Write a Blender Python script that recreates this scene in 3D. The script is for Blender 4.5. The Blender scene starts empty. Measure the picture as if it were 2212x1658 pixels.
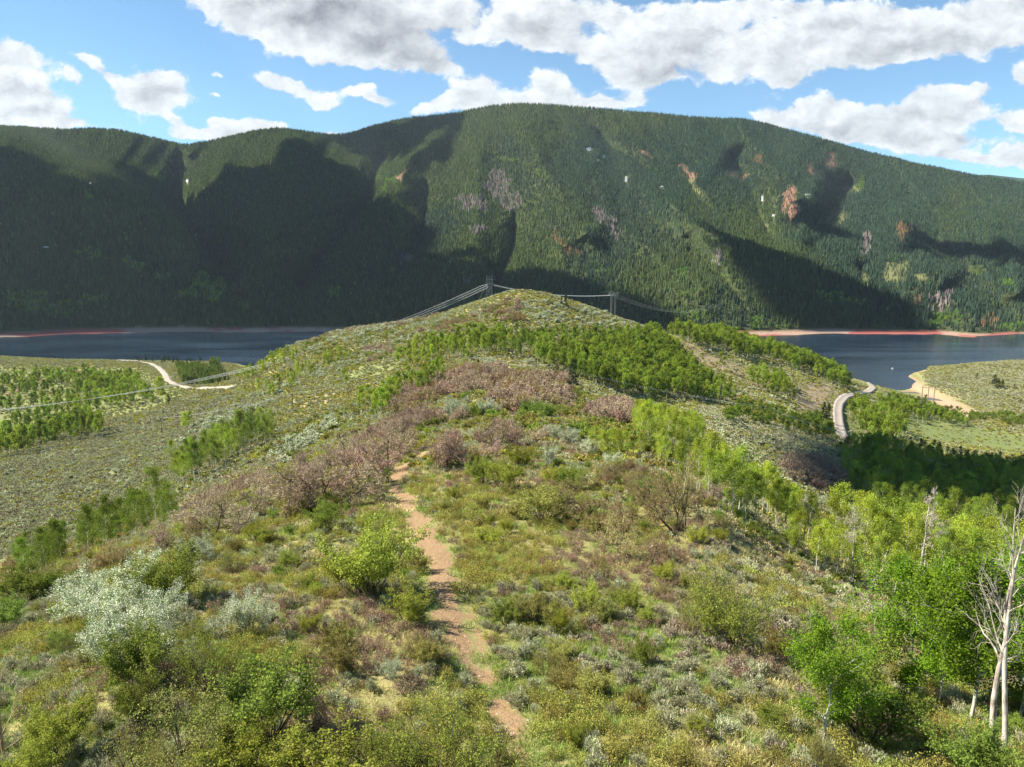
import bpy, math, random
import numpy as np
from mathutils import Vector
R = math.radians
sc = bpy.context.scene
COL = sc.collection

# ---------------- camera ----------------
F, CX, CY, PITCH, H = 1580.0, 1106.0, 829.0, R(10.0), 170.0     # photo measured at 2212 x 1658
cam_data = bpy.data.cameras.new("camera")
cam_data.sensor_width = 36.0
cam_data.lens = 36.0 * F / 2212.0
cam_data.clip_start, cam_data.clip_end = 0.5, 60000.0
cam = bpy.data.objects.new("camera", cam_data)
cam.location = (0, 0, H)
cam.rotation_euler = (R(90) - PITCH, 0, 0)
COL.objects.link(cam)
sc.camera = cam

# ---------------- light ----------------
SUN_EL, SUN_AZ = R(44.0), R(-86.0)          # azimuth measured from +Y towards +X
SUN = np.array([math.cos(SUN_EL) * math.sin(SUN_AZ), math.cos(SUN_EL) * math.cos(SUN_AZ), math.sin(SUN_EL)])
sun_data = bpy.data.lights.new("sun", 'SUN')
sun_data.energy = 5.0
sun_data.angle = R(0.7)
sun_data.color = (1.0, 0.93, 0.79)
sun = bpy.data.objects.new("sun", sun_data)
sun.rotation_euler = Vector(SUN.tolist()).to_track_quat('Z', 'Y').to_euler()
COL.objects.link(sun)
sc.view_settings.view_transform = 'Standard'
sc.view_settings.look = 'None'
sc.view_settings.gamma = 1.0
sc.view_settings.exposure = 1.42
SKY_STRENGTH = 0.095

# ---------------- projection helpers ----------------
cP, sP = math.cos(PITCH), math.sin(PITCH)
def pix_dir(px, py):
    y = CY - np.asarray(py, float)
    yd = F * cP + y * sP
    return (np.asarray(px, float) - CX) / yd, (-F * sP + y * cP) / yd      # X/Y, dZ/Y
def pt(px, py, Y):
    a, b = pix_dir(px, py)
    return a * Y, Y, H + b * Y
def proj(X, Y, Z):
    r = (np.asarray(Z, float) - H) / Y
    y = F * (r * cP + sP) / (cP - r * sP)
    return CX + X / Y * (F * cP + y * sP), CY - y
def inpoly(px, py, poly):
    px = np.asarray(px, float); py = np.asarray(py, float)
    c = np.zeros(px.shape, bool); n = len(poly)
    for i in range(n):
        x1, y1 = poly[i]; x2, y2 = poly[(i + 1) % n]
        if y1 == y2: continue
        m = (y1 > py) != (y2 > py)
        c ^= m & (px < (x2 - x1) * (py - y1) / (y2 - y1) + x1)
    return c
def seg_dist(px, py, line, full=False):
    px = np.asarray(px, float); py = np.asarray(py, float)
    best = np.full(px.shape, 1e9); tt = np.zeros(px.shape); n = len(line) - 1
    for i in range(n):
        x1, y1 = line[i][:2]; x2, y2 = line[i + 1][:2]
        dx, dy = x2 - x1, y2 - y1
        t = np.clip(((px - x1) * dx + (py - y1) * dy) / (dx * dx + dy * dy + 1e-9), 0, 1)
        d = np.hypot(px - x1 - t * dx, py - y1 - t * dy)
        k = d < best
        best = np.where(k, d, best); tt = np.where(k, (i + t) / n, tt)
    return (best, tt) if full else best

# ---------------- noise ----------------
def _h(ix, iy, s):
    n = (ix.astype(np.int64) * 374761393 + iy.astype(np.int64) * 668265263 + s * 974711) & 0xffffffff
    n = ((n ^ (n >> 13)) * 1274126177) & 0xffffffff
    n = ((n ^ (n >> 16)) * 2246822519) & 0xffffffff
    return ((n ^ (n >> 15)) & 0xffffff) / float(0xffffff)
def vnoise(x, y, s=0):
    x = np.asarray(x, float); y = np.asarray(y, float)
    ix, iy = np.floor(x), np.floor(y)
    fx, fy = x - ix, y - iy
    fx = fx * fx * (3 - 2 * fx); fy = fy * fy * (3 - 2 * fy)
    a = _h(ix, iy, s); b = _h(ix + 1, iy, s); c = _h(ix, iy + 1, s); d = _h(ix + 1, iy + 1, s)
    return (a + (b - a) * fx) * (1 - fy) + (c + (d - c) * fx) * fy
def fbm(x, y, s=0, o=4):
    t = 0; a = 0.5; n = 0
    for i in range(o):
        t = t + a * vnoise(x * 2 ** i + 17.3 * i, y * 2 ** i - 9.1 * i, s + i); n += a; a *= 0.5
    return t / n
def smooth(A, s, axis):
    r = int(3 * s); k = np.exp(-0.5 * (np.arange(-r, r + 1) / s) ** 2); k /= k.sum()
    P = np.concatenate([np.repeat(A.take([0], axis), r, axis), A, np.repeat(A.take([-1], axis), r, axis)], axis)
    out = 0
    for i, w in enumerate(k):
        sl = [slice(None)] * 2; sl[axis] = slice(i, i + A.shape[axis]); out = out + w * P[tuple(sl)]
    return out

# ---------------- node helpers ----------------
def nt_new(name):
    m = bpy.data.materials.new(name); m.use_nodes = True
    nt = m.node_tree; nt.nodes.clear()
    return m, nt
def N(nt, typ, **kw):
    n = nt.nodes.new(typ)
    for k, v in kw.items():
        if k == 'inp':
            for kk, vv in v.items():
                if isinstance(vv, bpy.types.NodeSocket): nt.links.new(vv, n.inputs[kk])
                else: n.inputs[kk].default_value = vv
        else: setattr(n, k, v)
    return n
def L(nt, a, b): nt.links.new(a, b)
def math_n(nt, op, a, b=None, clamp=False):
    n = N(nt, 'ShaderNodeMath', operation=op); n.use_clamp = clamp
    for i, v in enumerate((a, b)):
        if v is None: continue
        if isinstance(v, (int, float)): n.inputs[i].default_value = v
        else: L(nt, v, n.inputs[i])
    return n.outputs[0]
def mix_n(nt, f, a, b, blend='MIX'):
    n = N(nt, 'ShaderNodeMix', data_type='RGBA', blend_type=blend)
    for i, v in ((0, f), (6, a), (7, b)):
        if isinstance(v, (int, float)): n.inputs[i].default_value = v
        elif isinstance(v, tuple): n.inputs[i].default_value = v if len(v) == 4 else v + (1,)
        else: L(nt, v, n.inputs[i])
    return n.outputs[2]
def ramp_n(nt, f, stops, interp='LINEAR'):
    n = N(nt, 'ShaderNodeValToRGB'); cr = n.color_ramp; cr.interpolation = interp
    while len(cr.elements) < len(stops): cr.elements.new(0.5)
    for e, (p, c) in zip(cr.elements, stops):
        e.position = p; e.color = c if len(c) == 4 else c + (1,)
    L(nt, f, n.inputs[0]); return n.outputs[0]
def noise_n(nt, vec, scale, detail=3, rough=0.55):
    n = N(nt, 'ShaderNodeTexNoise', inp={'Scale': scale, 'Detail': detail, 'Roughness': rough})
    if vec is not None: L(nt, vec, n.inputs['Vector'])
    return n.outputs[0]
def step_n(nt, v, lo, hi):
    n = N(nt, 'ShaderNodeMapRange', interpolation_type='SMOOTHSTEP')
    L(nt, v, n.inputs[0]); n.inputs[1].default_value = lo; n.inputs[2].default_value = hi
    return n.outputs[0]
def finish(nt, color, rough=0.9, bump=None, bstr=0.4, bdist=0.1, spec=0.2):
    b = N(nt, 'ShaderNodeBsdfPrincipled'); o = N(nt, 'ShaderNodeOutputMaterial')
    if isinstance(color, tuple): b.inputs['Base Color'].default_value = color if len(color) == 4 else color + (1,)
    else: L(nt, color, b.inputs['Base Color'])
    b.inputs['Roughness'].default_value = rough
    b.inputs['Specular IOR Level'].default_value = spec
    if bump is not None:
        bn = N(nt, 'ShaderNodeBump', inp={'Strength': bstr, 'Distance': bdist}); L(nt, bump, bn.inputs['Height'])
        L(nt, bn.outputs[0], b.inputs['Normal'])
    L(nt, b.outputs[0], o.inputs[0]); return b

# ---------------- world: sky with clouds ----------------
world = bpy.data.worlds.new("World"); sc.world = world; world.use_nodes = True
world.cycles.sampling_method = 'MANUAL'; world.cycles.sample_map_resolution = 256
wt = world.node_tree; wt.nodes.clear()
sky = N(wt, 'ShaderNodeTexSky', sky_type='NISHITA'); sky.sun_disc = False
sky.sun_elevation = SUN_EL; sky.sun_rotation = SUN_AZ; sky.altitude = 2400; sky.air_density = 1.0; sky.dust_density = 0.6; sky.ozone_density = 1.0
tc = N(wt, 'ShaderNodeTexCoord'); sep = N(wt, 'ShaderNodeSeparateXYZ', inp={0: tc.outputs['Generated']})
den = math_n(wt, 'MAXIMUM', sep.outputs[1], 0.12)
ua = math_n(wt, 'DIVIDE', sep.outputs[0], den); ub = math_n(wt, 'DIVIDE', sep.outputs[2], den)
uv = N(wt, 'ShaderNodeCombineXYZ', inp={0: ua, 1: ub}).outputs[0]
warp = N(wt, 'ShaderNodeTexNoise', inp={'Vector': uv, 'Scale': 16.0, 'Detail': 4.0, 'Roughness': 0.6})
wv = N(wt, 'ShaderNodeVectorMath', operation='SUBTRACT', inp={0: warp.outputs['Color'], 1: (0.5, 0.5, 0.5)})
wv2 = N(wt, 'ShaderNodeVectorMath', operation='SCALE', inp={0: wv.outputs[0], 'Scale': 0.035})
uvw = N(wt, 'ShaderNodeVectorMath', operation='ADD', inp={0: uv, 1: wv2.outputs[0]}).outputs[0]
uv2 = N(wt, 'ShaderNodeVectorMath', operation='MULTIPLY', inp={0: uvw, 1: (1.0, 1.5, 1.0)}).outputs[0]
# cloud masses: centre x, y, half width, half height (photo units), weight, tilt
CLOUDS = [(640,-20,290,60,1,.08),(560,45,150,45,1,.35),(700,75,170,55,1,.2),(850,110,140,45,1,.12),(800,20,190,60,1,.1),(960,140,40,16,.8,.3),
 (985,20,55,48,.8,.3),(1015,80,40,18,.6,0),(1110,20,60,60,.85,0),(1150,85,75,32,.95,.2),(1250,30,150,55,.95,0),(1300,120,95,36,1,.2),(1380,165,80,32,1,0),(1450,95,110,70,1.05,.1),(1510,40,70,36,.9,0),
 (1560,150,40,22,.8,-.3),(1610,110,80,60,.95,0),(1700,135,110,42,1,.1),(1690,178,46,16,.9,0),(1640,15,100,24,.85,0),(1830,60,170,74,1.1,0),(2020,70,190,62,1.1,-.05),(2180,40,110,60,1,-.1),(1930,125,110,16,.8,0),
 (40,120,90,42,1,.25),(30,190,110,42,1.05,.2),(70,240,100,32,1.05,.1),(150,270,80,14,.95,.1),(-60,240,120,60,1,0),(160,165,36,20,.7,.6),
 (350,172,72,32,1.05,0),(335,215,90,32,1.05,.1),(195,132,40,18,.8,.3),(245,175,36,15,.75,.7),(372,260,50,16,.8,.5),(410,292,70,16,.85,.1),
 (470,161,26,11,.7,.1),(462,207,13,7,.6,.1),(545,272,62,25,1,-.1),(600,270,24,10,.7,.1),(468,264,28,12,.65,0),(485,292,80,14,.9,0),
 (590,172,54,22,.85,.15),(660,188,60,22,.85,.3),(705,222,36,20,.9,.1),(762,200,46,16,.75,.2),(815,218,34,16,.85,.1),(795,186,24,10,.6,0),
 (1040,190,66,34,1,0),(945,222,80,20,.95,-.15),(1080,225,130,24,1.05,0),(1190,182,62,32,1,0),(1225,218,80,22,.95,0),(1310,226,50,12,.75,.1),(1375,212,34,18,.8,0),
 (790,287,90,11,.75,-.1),(715,290,40,8,.5,0),
 (1665,262,56,18,.9,.2),(1765,238,80,34,1.05,0),(1850,262,110,34,1.05,0),(1950,255,90,38,1.05,-.1),(2020,222,60,34,1.05,-.3),(2085,240,66,40,1.05,0),(2120,192,50,17,.7,0),(2200,262,60,26,.9,-.1),(2000,300,170,24,.95,.05),(1900,300,130,20,.9,.2),
 (2095,345,90,16,.8,.1),(2190,340,56,24,.95,0),(2210,165,40,30,.8,.2),(2330,200,110,90,1,0),(-220,60,120,60,.9,0),(2290,360,90,22,.9,0)]
GREYS = [(690,20,190,50,.9,.1),(880,115,100,34,1,.1),(800,60,130,40,.8,.1),(1150,70,70,30,.5,0),(1440,150,90,34,.75,.1),(1500,110,50,40,.5,0),(1240,60,70,24,.4,0),(1900,110,150,28,.6,0),(2050,90,120,20,.5,0),(1820,50,80,18,.35,0),
 (340,205,60,16,.55,0),(50,195,60,16,.5,0),(60,240,80,10,.4,0),(1850,285,120,22,.5,.1),(1950,250,80,14,.4,0),(2040,295,120,14,.5,0),(1100,222,80,10,.35,0),(1040,200,30,10,.3,0),(1680,160,60,14,.45,0)]
def cover(vec, lst, k):
    tot = None
    for i_, (cx_, cy_, rx, ry, w, tilt) in enumerate(lst):
        if i_ % 5 == 4:          # keeps the node tree's working memory small: the next clouds wait for the sum so far
            vec = N(wt, 'ShaderNodeVectorMath', operation='MULTIPLY_ADD', inp={0: tot, 1: (1e-7, 1e-7, 0), 2: vec}).outputs[0]
        a0, b0 = pix_dir(cx_, cy_); ax, _ = pix_dir(cx_ + rx, cy_); _, by = pix_dir(cx_, cy_ - ry)
        mp = N(wt, 'ShaderNodeMapping', vector_type='TEXTURE')
        mp.inputs['Location'].default_value = (float(a0), float(b0), 0)
        mp.inputs['Rotation'].default_value = (0, 0, -tilt)
        mp.inputs['Scale'].default_value = (float(ax - a0), float(by - b0), 1)
        L(wt, vec, mp.inputs[0])
        dt = N(wt, 'ShaderNodeVectorMath', operation='DOT_PRODUCT', inp={0: mp.outputs[0], 1: mp.outputs[0]})
        e = math_n(wt, 'MULTIPLY', math_n(wt, 'POWER', k, dt.outputs['Value']), w)
        tot = e if tot is None else math_n(wt, 'ADD', tot, e)
    return tot
cov = math_n(wt, 'MINIMUM', cover(uvw, CLOUDS, 0.30), 1.15)
grey = math_n(wt, 'MINIMUM', cover(uvw, GREYS, 0.42), 1.0)
def cloudnoise(vec, d=9.0):
    return N(wt, 'ShaderNodeTexNoise', inp={'Vector': vec, 'Scale': 17.0, 'Detail': d, 'Roughness': 0.63}).outputs[0]
n0 = cloudnoise(uv2); n1 = cloudnoise(N(wt, 'ShaderNodeVectorMath', operation='ADD', inp={0: uv2, 1: (-0.010, 0.019, 0.0)}).outputs[0], 4.0)
dens = math_n(wt, 'ADD', cov, math_n(wt, 'MULTIPLY', math_n(wt, 'SUBTRACT', n0, 0.5), 1.9))
alpha = step_n(wt, dens, 0.37, 0.68)
relief = math_n(wt, 'MULTIPLY', math_n(wt, 'SUBTRACT', n0, n1), 0.50)      # sunward side of each billow is brighter
thick = step_n(wt, dens, 0.7, 1.6)
shade = math_n(wt, 'SUBTRACT', math_n(wt, 'ADD', 0.40, relief), math_n(wt, 'ADD', math_n(wt, 'MULTIPLY', grey, 0.16), math_n(wt, 'MULTIPLY', thick, 0.03)))
ccol = N(wt, 'ShaderNodeCombineXYZ', inp={0: math_n(wt, 'MULTIPLY', shade, 0.85), 1: math_n(wt, 'MULTIPLY', shade, 0.885), 2: math_n(wt, 'ADD', 0.022, math_n(wt, 'MULTIPLY', shade, 0.87))}).outputs[0]
cscl = N(wt, 'ShaderNodeVectorMath', operation='SCALE', inp={0: ccol, 'Scale': 1.0 / SKY_STRENGTH}).outputs[0]
skyc = mix_n(wt, 1.0, sky.outputs[0], (0.52, 0.70, 0.74, 1), 'MULTIPLY')
mixed = mix_n(wt, alpha, skyc, cscl)
bg = N(wt, 'ShaderNodeBackground', inp={'Color': mixed, 'Strength': SKY_STRENGTH})
wo = N(wt, 'ShaderNodeOutputWorld', inp={0: bg.outputs[0]})

# ---------------- mesh helpers ----------------
def mesh_np(name, V, Q=None, T=None, mats=(), mi=None, attrs=None, shade_smooth=False):
    me = bpy.data.meshes.new(name)
    V = np.asarray(V, np.float32)
    nq = 0 if Q is None else len(Q); ntr = 0 if T is None else len(T)
    me.vertices.add(len(V)); me.vertices.foreach_set('co', V.ravel())
    loops = []
    if nq: loops.append(np.asarray(Q, np.int32).ravel())
    if ntr: loops.append(np.asarray(T, np.int32).ravel())
    lp = np.concatenate(loops)
    me.loops.add(len(lp)); me.loops.foreach_set('vertex_index', lp)
    tot = np.concatenate([np.full(nq, 4, np.int32), np.full(ntr, 3, np.int32)])
    st = np.concatenate([[0], np.cumsum(tot)[:-1]]).astype(np.int32)
    me.polygons.add(len(tot)); me.polygons.foreach_set('loop_start', st)
    try: me.polygons.foreach_set('loop_total', tot)
    except Exception: pass
    if mi is not None: me.polygons.foreach_set('material_index', np.asarray(mi, np.int32))
    if shade_smooth: me.polygons.foreach_set('use_smooth', np.ones(len(tot), bool))
    for m in mats: me.materials.append(m)
    for k, v in (attrs or {}).items():
        a = me.attributes.new(k, 'FLOAT', 'POINT'); a.data.foreach_set('value', np.asarray(v, np.float32).ravel())
    me.update(calc_edges=True); me.validate()
    return me
def link(name, data, parent=None):
    o = bpy.data.objects.new(name, data); COL.objects.link(o); o.parent = parent; return o
def tag(o, label=None, cat=None, group=None, kind=None):
    if label: o['label'] = label
    if cat: o['category'] = cat
    if group: o['group'] = group
    if kind: o['kind'] = kind
    return o
def gridq(nr, nc):
    i = np.arange(nr - 1)[:, None] * nc + np.arange(nc - 1)[None, :]
    return np.stack([i, i + 1, i + nc + 1, i + nc], -1).reshape(-1, 4)

# ---------------- near terrain table: (distance, photo y) ----------------
TAB = {
 0: [(18,1750),(25,1560),(35,1400),(50,1300),(60,1272),(90,1340),(130,1300),(170,1240),(220,1130),(300,1040),(380,990),(425,976),(480,990),(560,920),(620,895),(700,860),(800,830),(900,800),(1000,780),(1080,763),(1150,790)],
 200: [(18,1750),(25,1500),(35,1370),(50,1270),(65,1212),(75,1197),(100,1230),(150,1200),(190,1150),(250,1070),(350,980),(450,925),(490,912),(530,918),(600,880),(700,850),(850,820),(1000,795),(1130,773),(1200,790)],
 400: [(18,1750),(26,1450),(36,1310),(50,1215),(70,1145),(90,1112),(120,1150),(160,1120),(220,1040),(300,975),(400,915),(500,872),(560,858),(620,846),(680,836),(800,826),(900,805),(1050,785),(1150,779),(1200,790)],
 500: [(18,1750),(26,1450),(37,1300),(52,1195),(75,1108),(95,1072),(130,1095),(170,1062),(230,990),(320,925),(420,875),(520,845),(600,826),(650,822),(750,850),(850,832),(1000,800),(1150,779),(1200,790)],
 600: [(18,1750),(26,1450),(38,1290),(55,1170),(80,1080),(105,1032),(140,1045),(200,980),(260,940),(350,880),(450,830),(550,793),(650,763),(700,757),(800,795),(900,826),(1000,828),(1200,800)],
 700: [(18,1750),(26,1450),(38,1280),(56,1150),(80,1060),(110,992),(150,988),(200,950),(280,890),(380,835),(480,795),(580,752),(650,728),(700,722),(800,765),(950,818),(1000,828),(1200,800)],
 770: [(18,1750),(26,1450),(38,1275),(57,1140),(82,1045),(110,990),(145,965),(200,925),(280,868),(380,812),(480,770),(580,730),(650,707),(690,704),(790,750),(940,818),(1000,828),(1200,800)],
 850: [(18,1750),(26,1450),(39,1270),(58,1130),(85,1030),(110,988),(140,950),(200,905),(280,850),(380,795),(480,748),(580,710),(650,698),(750,735),(900,805),(1000,830),(1200,800)],
 950: [(18,1740),(27,1450),(39,1260),(59,1115),(88,1000),(115,958),(140,935),(200,890),(280,838),(360,795),(440,750),(520,714),(600,688),(650,680),(750,715),(900,795),(1000,830)],
 1030: [(19,1700),(28,1450),(40,1255),(60,1105),(90,990),(130,930),(180,886),(240,838),(300,803),(345,785),(430,735),(520,694),(600,658),(640,648),(720,685),(850,760),(1000,830)],
 1110: [(20,1660),(28,1450),(40,1250),(60,1100),(90,985),(130,930),(180,888),(240,840),(300,800),(345,784),(430,732),(520,676),(575,636),(620,622),(700,665),(800,730),(1000,830)],
 1180: [(20,1658),(28,1450),(40,1250),(60,1103),(88,995),(128,932),(178,892),(240,846),(300,812),(345,795),(430,744),(520,686),(580,644),(630,630),(700,670),(800,735),(1000,830)],
 1250: [(20,1658),(28,1450),(40,1250),(58,1110),(85,1010),(125,942),(175,903),(235,860),(300,832),(350,815),(430,760),(520,706),(590,664),(635,651),(740,695),(900,805),(1000,830)],
 1400: [(20,1658),(28,1450),(40,1250),(58,1112),(85,1018),(115,962),(150,945),(230,905),(300,882),(360,862),(440,802),(530,748),(620,712),(660,706),(760,745),(910,812),(1000,830)],
 1550: [(20,1658),(28,1450),(40,1250),(58,1115),(78,1050),(95,1030),(130,1020),(170,990),(230,950),(300,910),(380,880),(450,842),(550,792),(650,757),(750,738),(850,728),(950,770),(1100,815)],
 1700: [(20,1670),(28,1480),(40,1305),(60,1215),(80,1168),(105,1142),(140,1140),(180,1082),(240,1010),(310,955),(390,915),(470,880),(560,845),(680,802),(800,777),(880,767),(1000,805),(1150,830)],
 1850: [(20,1700),(28,1520),(40,1370),(60,1265),(80,1215),(100,1195),(140,1205),(190,1130),(250,1060),(320,1010),(400,975),(500,940),(600,890),(700,850),(800,831),(900,824),(970,820),(1060,835)],
 1920: [(20,1700),(28,1530),(40,1385),(60,1280),(82,1233),(105,1213),(145,1222),(195,1140),(255,1075),(325,1030),(410,988),(510,950),(610,908),(710,872),(800,850),(880,843),(930,848),(980,835),(1040,812),(1100,815)],
 2000: [(20,1700),(28,1540),(40,1400),(60,1300),(85,1250),(110,1233),(150,1242),(200,1150),(260,1090),(330,1050),(420,1000),(520,960),(620,925),(720,897),(790,880),(835,866),(880,850),(940,833),(1000,815),(1050,801),(1100,796),(1200,800)],
 2100: [(20,1700),(28,1545),(40,1410),(60,1320),(85,1275),(112,1258),(155,1250),(205,1160),(270,1095),(340,1055),(430,1010),(520,975),(620,945),(700,908),(745,893),(785,878),(860,848),(930,822),(1000,800),(1060,786),(1150,800)],
 2212: [(20,1700),(28,1550),(40,1420),(60,1340),(85,1300),(115,1288),(160,1262),(210,1170),(280,1100),(350,1060),(440,1020),(520,988),(620,958),(690,922),(720,908),(755,894),(800,868),(880,833),(1000,800),(1080,778),(1180,800)],
 2400: [(20,1720),(28,1570),(40,1450),(60,1380),(85,1340),(115,1330),(160,1290),(210,1200),(280,1130),(350,1080),(440,1030),(520,1000),(620,960),(700,915),(780,875),(830,845),(900,810),(1000,775),(1080,755),(1180,790)],
 -300: [(18,1800),(25,1650),(35,1520),(50,1420),(60,1400),(90,1440),(130,1370),(170,1290),(220,1170),(300,1070),(380,1010),(450,975),(520,950),(600,910),(700,865),(800,830),(900,795),(1000,765),(1080,750),(1180,790)],
}
def r_of_py(py): return pix_dir(CX, py)[1]
GX = np.arange(-600.0, 2800.1, 5.0)
GY = np.exp(np.linspace(math.log(6.0), math.log(1500.0), 640))
LG = np.log(GY)
keys = sorted(TAB); cols = []
for k in keys:
    t = TAB[k]; ys = [math.log(p[0]) for p in t]; rr = [float(r_of_py(p[1])) for p in t]
    z0 = H + rr[0] * t[0][0]                              # nearer than the table: level ground
    near = [6.0, 9.0, 13.0]; ys = [math.log(n) for n in near] + ys; rr = [(z0 + 0.3 - H) / n for n in near] + rr
    zl = H + rr[-1] * t[-1][0]
    ys += [math.log(1320.0), math.log(1500.0)]; rr += [(-14.0 - H) / 1320.0, (-16.0 - H) / 1500.0]
    cols.append(np.interp(LG, ys, rr))
cols = np.array(cols)                                     # keys x rows
RR = np.array([np.interp(GX, keys, cols[:, j]) for j in range(len(GY))])   # rows x columns
RR = smooth(smooth(RR, 3.2, 0), 3.5, 1)
ZG = H + RR * GY[:, None]
_y = F * (RR * cP + sP) / (cP - RR * sP)
XG = (GX[None, :] - CX) * GY[:, None] / (F * cP + _y * sP)
YG = np.repeat(GY[:, None], len(GX), 1)
amp = np.clip(YG / 250.0, 0.12, 1.0)
ZG = ZG + amp * 3.4 * (fbm(XG / 55, YG / 55, 3, 4) - 0.5) * (ZG > -1) + 0.28 * np.clip(YG / 60, .5, 3) * (fbm(XG / 3.2, YG / 3.2, 9, 3) - 0.5)
_rh = np.clip((XG / YG - 0.50) / 0.06, 0, 1) * np.clip((YG - 760) / 120, 0, 1) * (ZG > 2)      # gullied face of the right-hand hill
ZG = ZG + _rh * (16 * (1 - np.abs(2 * fbm(XG / 75 + YG / 160, YG / 130, 15, 3) - 1)) - 11)
ZG = np.maximum(ZG, -16)
PXG, PYG = proj(XG, YG, ZG)
HOR = np.minimum.accumulate(PYG, axis=0)                  # running horizon of each column, for visibility
def gsample(A, X, Y):
    """bilinear sample of a grid array at world X, Y (arrays)"""
    X = np.asarray(X, float); Y = np.asarray(Y, float)
    v = np.clip((np.log(Y) - LG[0]) / (LG[1] - LG[0]), 0, len(GY) - 1.001)
    px = CX + X / Y * F
    i = v.astype(int); fv = v - i
    for _ in range(4):
        u = np.clip((px - GX[0]) / 5.0, 0, len(GX) - 1.001); j = u.astype(int); fu = u - j
        y = (PYG[i, j] * (1 - fu) + PYG[i, j + 1] * fu) * (1 - fv) + (PYG[i + 1, j] * (1 - fu) + PYG[i + 1, j + 1] * fu) * fv
        px = CX + X / Y * (F * cP + (CY - y) * sP)
    u = np.clip((px - GX[0]) / 5.0, 0, len(GX) - 1.001); j = u.astype(int); fu = u - j
    return (A[i, j] * (1 - fu) + A[i, j + 1] * fu) * (1 - fv) + (A[i + 1, j] * (1 - fu) + A[i + 1, j + 1] * fu) * fv
def zat(X, Y): return gsample(ZG, X, Y)
def hit(px, py, ymin=9.0):
    """first ground point seen through photo pixel (px, py)"""
    j = int(round((px - GX[0]) / 5.0)); j = min(max(j, 0), len(GX) - 1)
    c = PYG[:, j]; i0 = int(np.searchsorted(GY, ymin))
    k = np.nonzero(c[i0:] <= py)[0]
    if len(k) == 0: return None
    i = i0 + k[0]
    if i > 0 and c[i - 1] > c[i]:
        t = min(max((c[i - 1] - py) / (c[i - 1] - c[i]), 0), 1); Y = GY[i - 1] + t * (GY[i] - GY[i - 1])
    else: Y = GY[i]
    a, b = pix_dir(px, py); X = float(a) * Y
    return X, Y, float(zat(X, Y))

def line_world(pts):
    out = []
    for p in pts:
        h = hit(*p[:2]); out.append((h[0], h[1]))
    return out
TRAIL_A = line_world([(1150,1700),(1130,1640),(1105,1560),(1050,1480),(1000,1420),(972,1340),(958,1270),(945,1200),(905,1130),(880,1090),(852,1045),(875,1005),(925,982),(945,975)])
TRAIL_B = line_world([(1060,1445),(1045,1420),(1025,1340),(1010,1270),(985,1210),(960,1160)])
TRAIL_C = line_world([(1103,905),(1100,880),(1088,850),(1092,835)])
TRAIL_D = line_world([(1230,1240),(1180,1190),(1140,1140),(1090,1110)])
TRAIL_E = line_world([(0,858),(60,830),(130,812),(200,792)])

wob = 1.5 * (fbm(XG / 1.1, YG / 1.1, 21, 3) - 0.5)
def ribbon(line, w, soft):
    d = seg_dist(XG, YG, line)
    return np.clip(1.0 - (d + wob * soft * 1.6 - w) / soft, 0, 1)
near = YG < 260
TW = np.interp(YG, [18, 28, 36, 48, 60, 80, 100], [-0.08, 0.10, 0.34, 0.70, 0.52, 0.46, 1.2])
dirt = np.where(near, np.maximum.reduce([ribbon(TRAIL_A, TW, 0.65), 0.62 * ribbon(TRAIL_B, 0.0, 0.5), 0.8 * ribbon(TRAIL_C, 0.4, 0.8), 0.5 * ribbon(TRAIL_D, 0.02, 0.5)]), 0)
dirt = np.maximum(dirt, np.where((YG > 300), np.clip(1.0 - (seg_dist(XG, YG, TRAIL_E) - 2.0) / 1.5, 0, 1), 0))
vis = PYG <= HOR + 6
def pmask(poly, s=3.0): return smooth(smooth((inpoly(PXG, PYG, poly) & vis).astype(float), s, 0), s, 1)
green = np.maximum.reduce([
 pmask([(1900,960),(1900,905),(1950,880),(2080,905),(2212,940),(2500,960),(2500,1005),(2212,985),(2080,965),(1990,950)]),
 0.9 * pmask([(1780,940),(1835,850),(1930,830),(1990,860),(1900,900),(1880,965)]),
 0.8 * pmask([(0,790),(300,790),(420,850),(300,900),(200,900),(0,960),(-300,960),(-300,790)]),
 0.8 * pmask([(740,830),(880,800),(860,770),(700,820)]),
 0.45 * pmask([(210,1030),(270,1005),(290,1020),(235,1055)], 4), 0.5 * pmask([(385,975),(410,968),(405,985)], 1.5)])
tan = np.maximum.reduce([
 pmask([(1700,850),(1740,825),(1800,825),(1815,850),(1790,880),(1770,910),(1715,880)]),
 0.8 * pmask([(1440,740),(1500,730),(1560,760),(1620,800),(1700,840),(1690,860),(1600,830),(1500,780)]),
 0.55 * pmask([(1030,790),(1100,775),(1240,800),(1220,815),(1120,795),(1050,805)]),
 0.4 * pmask([(600,860),(760,830),(880,815),(860,850),(640,900)]),
 0.5 * pmask([(390,1080),(480,1040),(560,1020),(500,1065),(420,1110)])])
beach = np.maximum.reduce([
 pmask([(1918,818),(1950,813),(1985,828),(2050,862),(2100,884),(2122,904),(2092,904),(2045,884),(1985,850),(1940,832)], 1.2),
 pmask([(460,784),(500,770),(620,771),(560,784)], 1.0)])
sagey = np.maximum.reduce([
 pmask([(-600,1000),(0,985),(230,915),(480,850),(620,900),(520,1000),(380,1100),(200,1150),(0,1220),(-600,1300)], 5),
 pmask([(1500,880),(1850,960),(2000,1060),(1880,1130),(1700,1080),(1540,980)], 4),
 pmask([(1950,820),(2212,770),(2600,740),(2600,930),(2212,925),(2120,880),(2040,850)], 3),
 0.7 * pmask([(1500,1150),(1900,1200),(2212,1330),(2212,1658),(1700,1658),(1400,1658),(1450,1350)], 5)])

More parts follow.
